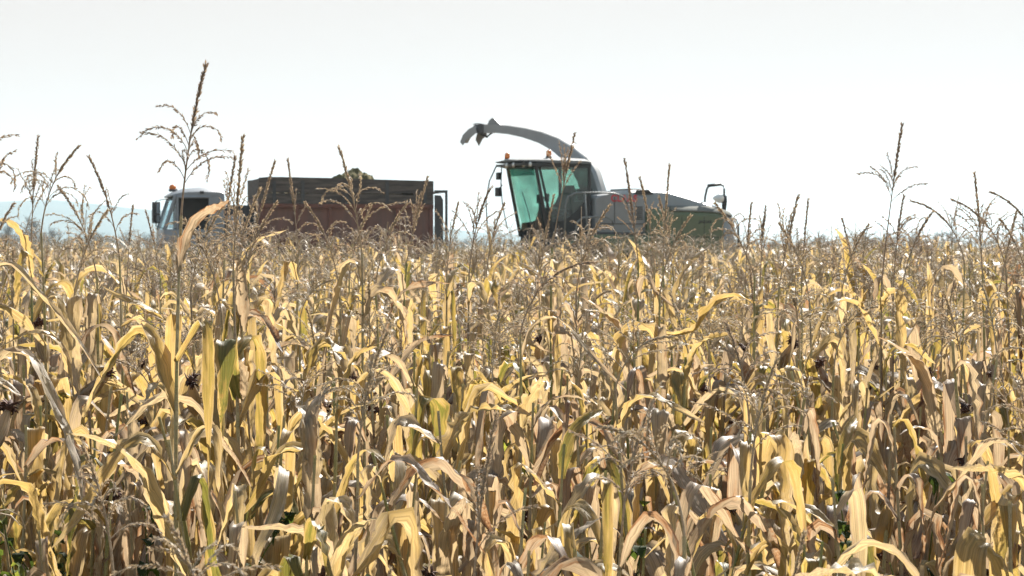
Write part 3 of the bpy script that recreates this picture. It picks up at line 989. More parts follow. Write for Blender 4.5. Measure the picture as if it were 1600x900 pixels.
def pipe(bm, pts, r, n=8, cap=True):
    pts = [Vector(p) for p in pts]
    rings = []
    for i, p in enumerate(pts):
        t = (pts[min(i + 1, len(pts) - 1)] - pts[max(i - 1, 0)]).normalized()
        ref = Vector((0, 0, 1)) if abs(t.z) < 0.9 else Vector((1, 0, 0))
        s = t.cross(ref).normalized(); b = t.cross(s)
        rr = r[i] if isinstance(r, (list, tuple)) else r
        rings.append([bm.verts.new(p + rr * (math.cos(k / n * 6.2832) * s + math.sin(k / n * 6.2832) * b)) for k in range(n)])
    for a, b in zip(rings, rings[1:]):
        for k in range(n): bm.faces.new((a[k], a[(k + 1) % n], b[(k + 1) % n], b[k]))
    if cap:
        bm.faces.new(rings[0][::-1]); bm.faces.new(rings[-1])


def lathe(bm, prof, axis='z', c=(0, 0, 0), n=20):
    """prof: list of (r, h) along the axis"""
    rings = []
    for r, h in prof:
        ring = []
        for k in range(n):
            a = k / n * 6.28318
            u, v = r * math.cos(a), r * math.sin(a)
            p = {'z': (u, v, h), 'y': (u, h, v), 'x': (h, u, v)}[axis]
            ring.append(bm.verts.new((c[0] + p[0], c[1] + p[1], c[2] + p[2])))
        rings.append(ring)
    for a, b in zip(rings, rings[1:]):
        for k in range(n): bm.faces.new((a[k], a[(k + 1) % n], b[(k + 1) % n], b[k]))
    bm.faces.new(rings[0]); bm.faces.new(rings[-1])


def loft(bm, secs, caps=True):
    rs = [[bm.verts.new(p) for p in s] for s in secs]
    n = len(rs[0])
    for a, b in zip(rs, rs[1:]):
        for k in range(n): bm.faces.new((a[k], a[(k + 1) % n], b[(k + 1) % n], b[k]))
    if caps:
        bm.faces.new(rs[0]); bm.faces.new(rs[-1])


def sheet(bm, pts, thick):
    """a thin pane: polygon pts given a real thickness along its normal"""
    pts = [Vector(p) for p in pts]
    nrm = (pts[1] - pts[0]).cross(pts[2] - pts[0]).normalized() * thick
    a = [bm.verts.new(p) for p in pts]; b = [bm.verts.new(p + nrm) for p in pts]
    n = len(pts)
    bm.faces.new(a); bm.faces.new(b[::-1])
    for i in range(n): bm.faces.new((a[i], b[i], b[(i + 1) % n], a[(i + 1) % n]))


def BM(): return bmesh.new()


def wheel(parent, x, y, r, w, rimcol, lug=True):
    root = empty("wheel"); root.parent = parent
    root.location = (x, y, r)
    bm = BM()
    lathe(bm, [(r * .6, -w / 2), (r * .93, -w / 2), (r, -w * .36), (r, w * .36), (r * .93, w / 2), (r * .6, w / 2)], 'y', n=30)
    if lug:
        for k in range(22):
            a = k / 22 * 6.283
            for sgn in (-1, 1):
                aa = a + (0.07 if sgn > 0 else -0.07)
                c = Vector((math.cos(aa) * r, sgn * w * .22, math.sin(aa) * r)); t = Vector((-math.sin(aa), sgn * 0.6, math.cos(aa))).normalized()
                pipe(bm, [c - t * .01 + Vector((0, -w * .2, 0)) * sgn, c + t * .13], 0.03, 4)
    obj_bm("tyre", bm, P_TYRE, root, auto=40)
    bm = BM()
    lathe(bm, [(0.05, -w * .4), (r * .58, -w * .46), (r * .60, -w * .3), (r * .60, w * .3), (r * .58, w * .46), (r * .35, w * .25), (0.12, w * .28), (0.10, w * .4), (0.02, w * .4)], 'y', n=24)
    obj_bm("rim", bm, rimcol, root, auto=40)
    return root


def lettering(parent, txt, size, loc, mat, spacing=1.0, bold=0.0):
    cu = bpy.data.curves.new("lettering", 'FONT')
    cu.body = txt
    cu.size = size
    cu.extrude = 0.003
    cu.offset = bold
    cu.space_character = spacing
    cu.align_x = 'CENTER'; cu.align_y = 'CENTER'
    cu.materials.append(mat)
    tmp = bpy.data.objects.new("lettering_curve", cu)
    COL.objects.link(tmp)
    bpy.context.view_layer.update()
    me = bpy.data.meshes.new_from_object(tmp.evaluated_get(bpy.context.evaluated_depsgraph_get()))
    me.name = "lettering"
    bpy.data.objects.remove(tmp)
    o = bpy.data.objects.new("lettering", me)
    COL.objects.link(o)
    o.parent = parent
    o.matrix_local = Matrix(((-1, 0, 0, loc[0]), (0, 0, 1, loc[1]), (0, 1, 0, loc[2]), (0, 0, 0, 1)))
    return o


# ------------------------------------------------------------------ the forage harvester
def harvester():
    th = R(25)
    D0 = 58.0
    O = Vector((1.59, D0, 0.35))
    h = empty("forage_harvester", O, math.pi + th)
    tag(h, "green and grey forage harvester with glazed cab and raised curved discharge spout", "harvester")
    VEH.append((O.x, O.y + 0.3, -math.cos(th), -math.sin(th), 4.6, 2.0))
    hw = 0.82
    # pillars: x positions at z
    zt, zb = 3.76, 2.30
    def Ap(z): return 1.20 + 0.30 * (z - zb) / (zt - zb)
    bm = BM()
    for sy in (1, -1):
        pipe(bm, [(Ap(z), sy * hw, z) for z in (2.0, 2.6, 3.2, 3.78)], 0.045, 6)
        pipe(bm, [(0.02, sy * hw, z) for z in (2.0, 2.6, 3.2, 3.78)], 0.045, 6)
        pipe(bm, [(1.5, sy * hw, 3.77), (0.0, sy * hw, 3.77)], 0.04, 6)
    pipe(bm, [(1.5, hw, 3.77), (1.62, 0, 3.77), (1.5, -hw, 3.77)], 0.04, 6)
    pipe(bm, [(0, hw, 3.77), (0, -hw, 3.77)], 0.04, 6)
    # near B pillar slants across between windscreen and door
    pipe(bm, [(1.02, hw + .005, 2.1), (1.16, hw + .005, 2.75), (1.40, hw + .005, 3.72)], 0.03, 6)
    obj_bm("cab_frame", bm, P_BLACK, h, auto=40)
    # windscreen, bowed in plan
    def ws(z, t):
        y = -hw + 2 * hw * t
        return Vector((Ap(z) + 0.13 * (1 - (2 * t - 1) ** 2) + .01, y, z))
    bm = BM()
    secs = []
    for z in np.linspace(2.15, 3.74, 6):
        ring = [ws(z, t) for t in np.linspace(0.02, 0.98, 9)]
        ring += [p + Vector((-0.012, 0, 0)) for p in ring[::-1]]
        secs.append(ring)
    loft(bm, secs)
    obj_bm("windscreen", bm, G_CAB, h, auto=40)
    bm = BM()
    secs = []
    for z in (3.50, 3.735):
        ring = [ws(z, t) + Vector((.012, 0, 0)) for t in np.linspace(0.04, 0.96, 9)]
        ring += [p + Vector((0.006, 0, 0)) for p in ring[::-1]]
        secs.append(ring)
    loft(bm, secs)
    obj_bm("sun_strip", bm, G_STRIP, h)
    bm = BM()
    pipe(bm, [(1.30, .30, 2.0), (1.42, .25, 2.6), (1.50, .05, 3.1)], .012, 5)
    obj_bm("wiper", bm, P_BLACK, h)
    # side windows with a sweeping lower edge
    for sy in (1, -1):
        bm = BM()
        prof = [(1.44, 3.73), (0.06, 3.73), (0.06, 3.05), (0.16, 2.86), (0.40, 2.62), (0.62, 2.46), (0.80, 2.38), (1.10, 2.34), (1.20, 2.7)]
        sheet(bm, [(x, sy * (hw + .004), z) for x, z in prof], 0.008)
        w_ = obj_bm("side_window", bm, G_CAB, h)
    bm = BM()
    sheet(bm, [(-0.005, -hw + .05, 3.73), (-0.005, hw - .05, 3.73), (-0.005, hw - .05, 2.9), (-0.005, -hw + .05, 2.9)], 0.008)
    obj_bm("rear_window", bm, G_CAB, h)
    # black door skirt under the sweep of the glass, rear wall below window and cab floor
    for sy in (1, -1):
        bm = BM()
        prof = [(0.0, 3.02), (0.06, 3.05), (0.16, 2.86), (0.40, 2.62), (0.62, 2.46), (0.80, 2.38), (1.10, 2.34), (1.14, 2.0), (1.0, 1.7), (0.0, 1.7)]
        prism(bm, prof, sy * (hw - .03), sy * (hw + .01))
        if sy > 0:
            pipe(bm, [(0.93, hw + .02, 2.2), (0.93, hw + .06, 2.25), (0.93, hw + .06, 2.4), (0.93, hw + .02, 2.42)], 0.012, 5)
        obj_bm("door_panel", bm, P_BLACK, h)
    bm = BM()
    bx(bm, -0.02, 0.0, -hw + .03, hw - .03, 1.7, 2.88)
    bx(bm, 0.0, 1.15, -hw + .04, hw - .04, 1.68, 1.98)
    obj_bm("cab_floor", bm, P_BLACK, h)
    # roof: crowned, overhanging the windscreen
    bm = BM()
    secs = []
    for x, z0, z1, w_ in ((-0.03, 3.80, 3.90, .84), (0.1, 3.80, 3.94, .88), (0.6, 3.80, 3.96, .90), (1.1, 3.81, 3.95, .90), (1.55, 3.83, 3.93, .88), (1.80, 3.84, 3.91, .80), (1.88, 3.86, 3.89, .72)):
        secs.append([(x, -w_, z0), (x, -w_, z0 + (z1 - z0) * .45), (x, -w_ * .82, z1 - .02), (x, 0, z1 + .02), (x, w_ * .82, z1 - .02), (x, w_, z0 + (z1 - z0) * .45), (x, w_, z0)])
    loft(bm, secs)
    obj_bm("cab_roof", bm, P_ROOF, h, auto=50)
    bm = BM()
    loft(bm, [[(x, -w_, 3.70 if x < 1.6 else 3.74), (x, -w_, 3.798), (x, w_, 3.798), (x, w_, 3.70 if x < 1.6 else 3.74)] for x, w_ in ((-.02, .85), (1.5, .87), (1.70, .80), (1.86, .72))])
    lb = obj_bm("roof_lining", bm, P_BLACK, h)
    for x, y in ((1.66, .52), (1.58, .72), (1.78, .2), (1.78, -.2), (1.66, -.52)):
        bm = BM()
        lathe(bm, [(0.02, -.01), (0.062, 0.0), (0.068, .03), (0.03, .05)], 'x', (x + .05, y + .1, 3.765), 12)
        obj_bm("work_light", bm, P_LENS, h, smooth=True)
    for x, y in ((1.55, -.72), (1.03, .60)):
        z = 3.90 if x > 1.5 else 3.93
        b = empty("beacon"); b.parent = h; b.location = (x, y, z)
        bm = BM(); lathe(bm, [(0.075, 0), (0.075, .05), (0.06, .06)], 'z', n=14); obj_bm("beacon_base", bm, P_BLACK, b, auto=40)
        bm = BM(); lathe(bm, [(0.062, .06), (0.068, .10), (0.062, .17), (0.04, .20), (0.01, .21)], 'z', n=14); obj_bm("beacon_lens", bm, P_AMBER, b, smooth=True)
    # mirrors on the far front corner
    bm = BM()
    pipe(bm, [(1.80, -.80, 3.80), (1.95, -.92, 3.4), (2.02, -.98, 2.9), (2.0, -.95, 2.3)], 0.018, 6)
    pipe(bm, [(1.68, -.78, 3.74), (1.66, -.86, 3.3), (1.62, -.86, 2.8), (1.5, -.82, 2.2)], 0.016, 6)
    pipe(bm, [(1.66, -.80, 3.60), (1.76, -.92, 3.55)], 0.014, 6)
    pipe(bm, [(1.64, -.80, 3.30), (1.74, -.92, 3.16)], 0.014, 6)
    obj_bm("mirror_arm", bm, P_DARK, h, smooth=True)
    for (x, y, z, s) in ((1.72, -.86, 3.52, .085), (1.72, -.90, 3.12, .105)):
        bm = BM(); bx(bm, x - .05, x + .05, y - s, y + s, z - s * 1.1, z + s * 1.1, 0.02)
        obj_bm("mirror", bm, P_BLACK, h, auto=40)
    # inside: seat, steering column, console, screen
    st = empty("seat"); st.parent = h; st.location = (0.42, 0.05, 1.98)
    bm = BM(); bx(bm, -.24, .26, -.26, .26, .38, .54, .05); bx(bm, -.1, .1, -.15, .15, 0, .38); obj_bm("seat_cushion", bm, P_SEAT, st, auto=50)
    bm = BM(); prism(bm, [(-.20, .52), (-.30, 1.10), (-.26, 1.30), (-.18, 1.30), (-.14, 1.05), (-.05, .56)], -.25, .25, .04); obj_bm("backrest", bm, P_SEAT, st, auto=50)
    bm = BM(); bx(bm, -.05, .32, .30, .42, .62, .70, .02); bx(bm, -.05, .40, -.46, -.30, .5, .74, .03); obj_bm("armrest", bm, P_BLACK, st, auto=50)
    bm = BM()
    pipe(bm, [(1.12, 0.05, 1.95), (1.06, .05, 2.4), (0.95, .05, 2.82)], [0.09, .07, .05], 8)
    pipe(bm, [(0.93 + .07 * math.sin(a) , .05 + .19 * math.cos(a), 2.86 + .17 * math.sin(a)) for a in np.linspace(0, 6.2832, 19)], 0.016, 6)
    obj_bm("steering_wheel", bm, P_BLACK, h, auto=50)
    bm = BM()
    bx(bm, 0.72, .80, -.60, -.36, 2.84, 3.06, .02); pipe(bm, [(.76, -.5, 2.0), (.76, -.48, 2.9)], .025, 6)
    bx(bm, 1.0, 1.06, .40, .58, 2.86, 3.06, .02); pipe(bm, [(1.08, .5, 2.0), (1.03, .49, 2.9)], .02, 6)
    obj_bm("console", bm, P_BLACK, h, auto=50)
    # body behind the cab
    bm = BM()
    prism(bm, [(-.06, 2.06), (-.06, 2.94), (-.12, 3.02), (-.5, 3.06), (-1.15, 3.04), (-1.45, 2.98), (-1.5, 2.06)], -1.0, 1.0, .05)
    obj_bm("side_panel", bm, P_GREY, h, auto=35)
    bm = BM()
    bx(bm, -1.42, -.08, 1.0, 1.012, 2.30, 2.325); bx(bm, -.60, -.585, 1.0, 1.012, 2.33, 2.98)
    bx(bm, -1.40, -.1, 1.0, 1.015, 2.06, 2.10)
    obj_bm("panel_seam", bm, P_DARK, h)
    bm = BM()
    for k in range(7):
        bx(bm, -1.38, -1.18, 1.001, 1.016, 2.42 + k * .05, 2.445 + k * .05)
    obj_bm("vent", bm, P_BLACK, h)
    bm = BM()
    for x in (-2.45, -3.1): bx(bm, x - .006, x + .006, 1.1005, 1.104, 1.55, 2.5)
    bx(bm, -3.6, -1.5, 1.1005, 1.105, 1.98, 1.995)
    obj_bm("flank_seam", bm, P_BLACK, h)
    lettering(h, "CLAAS", 0.235, (-0.86, 1.003, 2.94), P_RED, 1.08, 0.006)
    bm = BM()
    bx(bm, -4.0, 1.1, -.78, .78, 0.85, 2.05)
    obj_bm("chassis", bm, P_DARK, h)
    # upper engine hood
    bm = BM()
    secs = []
    for x, z, w_ in ((-1.10, 3.06, .86), (-1.18, 3.17, .87), (-1.6, 3.19, .88), (-2.2, 3.17, .88), (-2.7, 3.05, .88), (-3.1, 2.94, .88), (-3.5, 2.83, .88), (-3.8, 2.74, .87), (-3.98, 2.66, .84)):
        secs.append([(x, -w_, 2.5), (x, -w_, z - .22), (x, -w_ + .06, z - .07), (x, -w_ + .2, z), (x, w_ - .2, z), (x, w_ - .06, z - .07), (x, w_, z - .22), (x, w_, 2.5)])
    loft(bm, secs)
    obj_bm("engine_hood", bm, P_GREY, h, auto=35)
    bm = BM()
    prism(bm, [(-1.22, 3.05), (-1.28, 3.165), (-1.62, 3.175), (-1.76, 3.06)], .862, .885)
    bx(bm, -1.7, -1.25, -.5, .5, 3.17, 3.21, .01)
    obj_bm("air_intake", bm, P_BLACK, h)
    # green flanks under a sloping grey shoulder that catches the sun
    for sy in (1, -1):
        bm = BM()
        secs = []
        for x, zt_ in ((-1.46, 2.44), (-1.49, 2.56), (-1.56, 2.65), (-1.70, 2.70), (-1.95, 2.71), (-2.6, 2.70), (-3.2, 2.685), (-3.5, 2.67), (-3.66, 2.64)):
            secs.append([(x, sy * y, z) for y, z in ((.70, 1.5), (.70, zt_ + .03), (.89, zt_), (1.03, zt_ - .03), (1.09, zt_ - .09), (1.10, zt_ - .2), (1.10, 1.5))])
        loft(bm, secs)
        obj_bm("green_flank", bm, P_GREEN, h, auto=40)
        bm = BM()
        secs = []
        for x, q in ((-2.15, 0.0), (-2.35, .7), (-2.6, 1), (-3.2, 1.0), (-3.5, 1), (-3.75, 1), (-3.92, 1)):
            zt_ = 2.74 - .02 * (x + 2.2) / -1.6 - .22 * max(0, -x - 3.3) ** 1.5
            secs.append([(x, sy * y, z) for y, z in ((.84, zt_ + .05), (.95, zt_ + .03 * q), (1.08, zt_ - .045 * q), (1.115, zt_ - .09), (1.10, zt_ - .11), (.84, zt_ - .12))])
        loft(bm, secs)
        obj_bm("shoulder_panel", bm, P_SHOULDER, h, auto=40)
    lettering(h, "JAGUAR", 0.10, (-3.13, 1.102, 2.37), P_BLACK, 1.05, 0.003)
    # grey tail, rounded
    bm = BM()
    secs = []
    for x, w_, zt_ in ((-3.50, 1.08, 2.72), (-3.75, 1.09, 2.68), (-3.95, 1.05, 2.60), (-4.08, .95, 2.48), (-4.16, .8, 2.32), (-4.18, .7, 2.1)):
        secs.append([(x, -w_, 1.2), (x, -w_, zt_ - .16), (x, -w_ + .08, zt_ - .03), (x, -w_ + .25, zt_), (x, w_ - .25, zt_), (x, w_ - .08, zt_ - .03), (x, w_, zt_ - .16), (x, w_, 1.2)])
    loft(bm, secs)
    obj_bm("tail_panel", bm, P_GREY, h, auto=40)
    bm = BM()
    pipe(bm, [(-4.12, .93, 2.45), (-4.2, .93, 2.3), (-4.2, .93, 1.6)], .03, 6)
    obj_bm("tail_strip", bm, P_DARK, h, smooth=True)
    # bow rail with lamp at the tail
    bm = BM()
    y0, y1 = 0.1, 0.72
    pipe(bm, [(-3.42, .55, 2.80), (-3.44, .55, 3.02), (-3.49, .55, 3.22), (-3.55, .55, 3.30), (-3.66, .55, 3.335), (-3.88, .55, 3.34), (-3.97, .55, 3.31), (-4.00, .55, 3.22), (-4.00, .55, 2.62)], 0.030, 8)
    obj_bm("bow_rail", bm, P_DARK, h, smooth=True)
    bm = BM(); pipe(bm, [(-3.52, .55, 3.3), (-3.9, .55, 3.345)], .042, 8); pipe(bm, [(-3.99, .56, 2.66), (-4.0, .56, 2.9), (-4.01, .56, 3.06)], [.055, .075, .06], 8); obj_bm("lamp_bracket", bm, P_BLACK, h, smooth=True)
    bm = BM(); lathe(bm, [(0.02, .0), (.10, .02), (.125, .1), (.11, .16), (.05, .26), (.01, .30)], 'x', (-3.96, .55, 2.98), 14); obj_bm("rear_work_light", bm, P_LENS, h, smooth=True)
    # hand rails along the platform beside the cab
    bm = BM()
    pipe(bm, [(.90, 1.22, 2.0), (.88, 1.22, 2.75), (.80, 1.22, 2.98), (.60, 1.22, 3.06), (0.0, 1.22, 3.08), (-.5, 1.22, 3.06), (-.75, 1.20, 2.98), (-.86, 1.18, 2.8)], .022, 7)
    pipe(bm, [(.35, 1.22, 3.07), (.25, 1.22, 1.9)], .022, 7)
    pipe(bm, [(.62, 1.22, 2.0), (.55, 1.22, 2.35), (.40, 1.22, 2.46), (-.2, 1.22, 2.50), (-.42, 1.2, 2.40), (-.5, 1.2, 2.1)], .022, 7)
    obj_bm("hand_rail", bm, P_RAIL, h, smooth=True)
    bm = BM()
    prism(bm, [(-1.5, 1.75), (-1.4, 2.0), (-.2, 2.05), (.5, 2.0), (.95, 1.78), (1.0, 1.6), (-1.5, 1.6)], .84, 1.36, .04)
    obj_bm("fender", bm, P_GREEN, h, auto=40)
    # discharge spout
    sp = empty("discharge_spout"); sp.parent = h
    base = Vector((-.36, 0, 0))
    # spout direction in world, turned into the machine's own frame
    dw = Vector((-.86, .51, 0)).normalized()
    c_, s_ = math.cos(math.pi + th), math.sin(math.pi + th)
    dl = Vector((dw.x * c_ + dw.y * s_, -dw.x * s_ + dw.y * c_, 0))
    side = Vector((-dl.y, dl.x, 0))
    K = 62.07
    def rz(px, py): return ((918 - px) / K / .86, 1.75 + (385 - py) / K)
    cl = [(931, 330), (928, 300), (921, 276), (909, 256), (893, 239), (872, 223.5), (848, 212), (822, 204), (798, 199), (775, 196), (756, 195.5)]
    wd = [.42, .42, .42, .41, .38, .34, .30, .27, .24, .23, .22]
    ht = [.56, .56, .55, .52, .46, .39, .32, .27, .24, .23, .24]
    pts = [rz(*p) for p in cl]
    secs = []
    for i, (r_, z_) in enumerate(pts):
        a, b = pts[max(i - 1, 0)], pts[min(i + 1, len(pts) - 1)]
        t = Vector((b[0] - a[0], b[1] - a[1])).normalized()
        n = Vector((-t.y, t.x)) * -1 if False else Vector((-t.y, t.x))
        def P_(q, w_): return base + dl * (r_ + n.x * q) + Vector((0, 0, z_ + n.y * q)) + side * w_
        hh, ww = ht[i] / 2, wd[i] / 2
        secs.append([P_(hh, -ww * .55), P_(hh * .75, -ww), P_(-hh, -ww), P_(-hh, ww), P_(hh * .75, ww), P_(hh, ww * .55)])
    bm = BM(); loft(bm, secs)
    obj_bm("spout_arch", bm, P_SPOUT, sp, auto=35)
    bm = BM()
    lathe(bm, [(.36, 2.9), (.36, 3.05), (.33, 3.1), (.33, 3.2)], 'z', (base.x, 0, 0), 20)
    obj_bm("turntable", bm, P_DARK, sp, auto=35)
    def L3(px, py, w_): 
        r_, z_ = rz(px, py)
        return base + dl * r_ + Vector((0, 0, z_)) + side * w_
    # two hinged deflector flaps at the mouth
    fl = []
    for (top, w_) in (([(757, 189), (744, 189), (739, 194), (745, 203), (757, 203)], .13),):
        bm = BM()
        loft(bm, [[L3(x, y, -w_) for x, y in top], [L3(x, y, w_) for x, y in top]])
        obj_bm("spout_collar", bm, P_DARK, sp)
    f1 = obj_bm("deflector_flap", (lambda b: (loft(b, [[L3(x, y, -.17) for x, y in [(746, 191), (735, 196), (725.5, 205), (720.5, 217), (722, 218), (728, 207.5), (737, 199), (747, 195)]], [L3(x, y, .17) for x, y in [(746, 191), (735, 196), (725.5, 205), (720.5, 217), (722, 218), (728, 207.5), (737, 199), (747, 195)]]]), b)[1])(BM()), P_SPOUT, sp)
    for w_, end in ((-.17, (732, 217.0)), (.17, (726, 223.0))):
        bm = BM()
        if w_ > 0:
            poly = [(746, 193), (735, 197), (726, 206), (721, 217), (725.5, 222.5), (730, 215), (738, 210), (748, 202)]
        else:
            poly = [(748, 193), (738, 200), (735, 213), (740.5, 223), (746, 212), (754, 205)]
        loft(bm, [[L3(x, y, w_ - .01) for x, y in poly], [L3(x, y, w_ + .01) for x, y in poly]])
        obj_bm("flap_cheek", bm, P_SPOUT, sp)
    bm = BM()
    loft(bm, [[L3(x, y, w_) for x, y in [(763, 190.5), (765.5, 184), (770, 179.5), (773.5, 180), (784, 191)]] for w_ in (-.11, .11)])
    obj_bm("spout_cover", bm, P_GREY, sp, auto=35)
    bm = BM()
    pipe(bm, [L3(768, 202, 0), L3(758, 209.5, 0)], .022, 6); pipe(bm, [L3(760, 209.5, 0), L3(749, 205, 0)], .03, 6); pipe(bm, [L3(739, 189, .08), L3(744, 187.5, .08), L3(750, 188, .08), L3(757, 189.5, .08)], .012, 5)
    obj_bm("hydraulic_ram", bm, P_DARK, sp, smooth=True)
    # wheels and steps
    wheel(h, .35, 1.15, .95, .62, P_GREY); wheel(h, .35, -1.15, .95, .62, P_GREY)
    wheel(h, -3.0, 1.15, .66, .5, P_GREY); wheel(h, -3.0, -1.15, .66, .5, P_GREY)
    return h


harvester()


# ------------------------------------------------------------------ the tipper truck
def truck():
    th = R(13)
    O = Vector((-8.73, 57.0, 0.40))
    t = empty("grain_truck", O, math.pi + th)
    tag(t, "old white cab truck with rusty tipper bed and grey board sides", "truck")
    VEH.append((O.x + 3.4, O.y + 0.8, -math.cos(th), -math.sin(th), 4.2, 1.7))
    W = 1.15
    # cab shell: sides with the window opening left free
    zr = 3.02
    def fx(z): return 0.0 - 0.30 * max(0, (z - 2.15)) / (zr - 2.15)
    bm = BM()
    loft(bm, [[(x, -w_, z0), (x, -w_, z0 + (z1 - z0) * .5), (x, -w_ * .86, z1), (x, w_ * .86, z1), (x, w_, z0 + (z1 - z0) * .5), (x, w_, z0)] for x, w_, z0, z1 in
              ((-.20, 1.02, 2.92, 2.96), (-.30, 1.10, 2.92, 3.03), (-.48, 1.14, 2.92, 3.10), (-.9, 1.15, 2.92, 3.14), (-1.40, 1.15, 2.92, 3.12), (-1.50, 1.12, 2.92, 3.05))])
    obj_bm("cab_roof", bm, P_WHITE, t, auto=45)
    bm = BM()
    bx(bm, -1.50, -.02, -W, W, .95, 2.12, .05)
    for sy in (1, -1):
        bx(bm, -1.50, -1.16, sy * W if sy < 0 else W - .05, -W + .05 if sy < 0 else W, 2.10, 2.93)
        pipe(bm, [(-.05, sy * (W - .05), 2.1), (-.33, sy * (W - .05), 2.95)], .055, 6)
    bx(bm, -1.50, -1.46, -W + .05, W - .05, 2.1, 2.93)
    obj_bm("cab_body", bm, P_WHITE, t, auto=35)
    bm = BM()
    sheet(bm, [(-.03, -W + .08, 2.12), (-.03, W - .08, 2.12), (-.31, W - .08, 2.93), (-.31, -W + .08, 2.93)], .008)
    obj_bm("windscreen", bm, G_TRUCK, t)
    bm = BM()
    sheet(bm, [(-.285, -W + .09, 2.83), (-.285, W - .09, 2.83), (-.318, W - .09, 2.925), (-.318, -W + .09, 2.925)], .01)
    obj_bm("sun_visor", bm, P_BLACK, t)
    # near door with quarter light, solid black block behind stands in for the cab's inner shade
    d = empty("door"); d.parent = t
    bm = BM(); pipe(bm, [(-.36, W, 2.12), (-.36, W, 2.90)], .03, 6); pipe(bm, [(-1.14, W, 2.12), (-1.14, W, 2.90)], .03, 6); pipe(bm, [(-.34, W, 2.90), (-1.15, W, 2.90)], .03, 6)
    obj_bm("window_frame", bm, P_WHITE, d, auto=40)
    bm = BM(); sheet(bm, [(-.12, W - .02, 2.14), (-.35, W - .02, 2.14), (-.35, W - .02, 2.85)], .006); obj_bm("quarter_light", bm, G_TRUCK, d)
    bm = BM(); bx(bm, -1.40, -.36, -.2, .62, 1.98, 2.90); obj_bm("interior_shade_block", bm, P_BLACK, t)
    bm = BM(); bx(bm, -1.12, -.95, W + .0, W + .03, 1.9, 1.93); obj_bm("handle", bm, P_BLACK, d)
    # mirror before the windscreen
    bm = BM(); pipe(bm, [(-.12, W, 2.86), (.16, W + .02, 2.80), (.16, W + .02, 2.18), (-.02, W, 2.14)], .016, 6); obj_bm("mirror_arm", bm, P_DARK, t, smooth=True)
    mr = empty("mirror"); mr.parent = t; mr.location = (.15, W - .06, 0); mr.rotation_euler = (0, 0, R(-48))
    bm = BM(); bx(bm, -.025, .025, -.13, .13, 2.26, 2.78, .02); obj_bm("mirror_housing", bm, P_DARK, mr, auto=40)
    bm = BM(); bx(bm, -.034, -.0255, -.10, .10, 2.50, 2.74); bx(bm, -.034, -.0255, -.10, .10, 2.30, 2.46); obj_bm("mirror_pane", bm, P_MIRROR, mr)
    bm = BM(); bx(bm, .0255, .034, -.09, .09, 2.50, 2.72); obj_bm("mirror_back", bm, P_WHITE, mr)
    b = empty("beacon"); b.parent = t; b.location = (-.28, W - .45, 3.05)
    bm = BM(); lathe(bm, [(.10, 0), (.10, .04), (.08, .05)], n=14); obj_bm("beacon_base", bm, P_DARK, b, auto=40)
    bm = BM(); lathe(bm, [(.085, .05), (.09, .10), (.06, .15), (.01, .165)], n=14); obj_bm("beacon_lens", bm, P_AMBER, b, smooth=True)
    bm = BM(); bx(bm, -.42, -.24, .1, .45, 3.05, 3.12, .02); obj_bm("roof_lamp", bm, P_DARK, t, auto=40)
    bm = BM(); bx(bm, -1.0, -.9, W - .01, W + .015, 2.98, 3.05, .01); obj_bm("marker_lamp", bm, P_BLACK, t)
    bm = BM(); bx(bm, -.03, .12, -W, W, .6, 1.0, .03); bx(bm, -.02, .02, -.75, .75, 1.15, 1.75, .01); obj_bm("bumper", bm, P_DARK, t, auto=40)
    for sy in (1, -1):
        bm = BM(); lathe(bm, [(.02, .0), (.11, .02), (.12, .05), (.03, .06)], 'x', (.0, sy * .9, 1.25), 14); obj_bm("headlight", bm, P_LENS, t, smooth=True)
    bm = BM(); bx(bm, -7.0, -.3, -.45, .45, .75, 1.05); bx(bm, -1.9, -1.55, -1.0, 1.0, .95, 2.25, .03); bx(bm, -2.32, -1.53, -.9, .5, 1.1, 2.72, .03); obj_bm("chassis", bm, P_DARK, t)
    bm = BM(); bx(bm, -1.92, -1.62, .55, 1.1, 1.1, 2.45, .04); obj_bm("air_cleaner", bm, P_WHITE, t, auto=40)
    # load bed
    x0, x1 = -2.35, -6.67
    BW = 1.22
    bm = BM()
    bx(bm, x1, x0, -BW, BW, 1.15, 1.27)
    for sy in (1, -1):
        a, c = sorted((sy * (BW - .05), sy * BW))
        bx(bm, x1, x0, a, c, 1.272, 2.66)
    bx(bm, x0 - .05, x0 - .0, -BW + .052, BW - .052, 1.272, 2.9)
    bx(bm, x1, x1 + .05, -BW + .052, BW - .052, 1.272, 2.66)
    obj_bm("steel_body", bm, P_RUST, t)
    bm = BM()
    for x in np.linspace(x0 - .06, x1 + .06, 6): bx(bm, x - .05, x + .05, BW + .002, BW + .06, 1.2, 2.64)
    bx(bm, x1, x0, BW + .002, BW + .075, 2.645, 2.745, .012)
    bx(bm, x1, x0, -BW - .075, -BW - .002, 2.645, 2.745, .012)
    bx(bm, x1, x0, BW + .002, BW + .07, 1.75, 1.83)
    obj_bm("bed_rail", bm, P_RUSTRAIL, t, auto=30)
    # raised board sides, each with small gaps and a hump at the front
    rgb = np.random.default_rng(3)
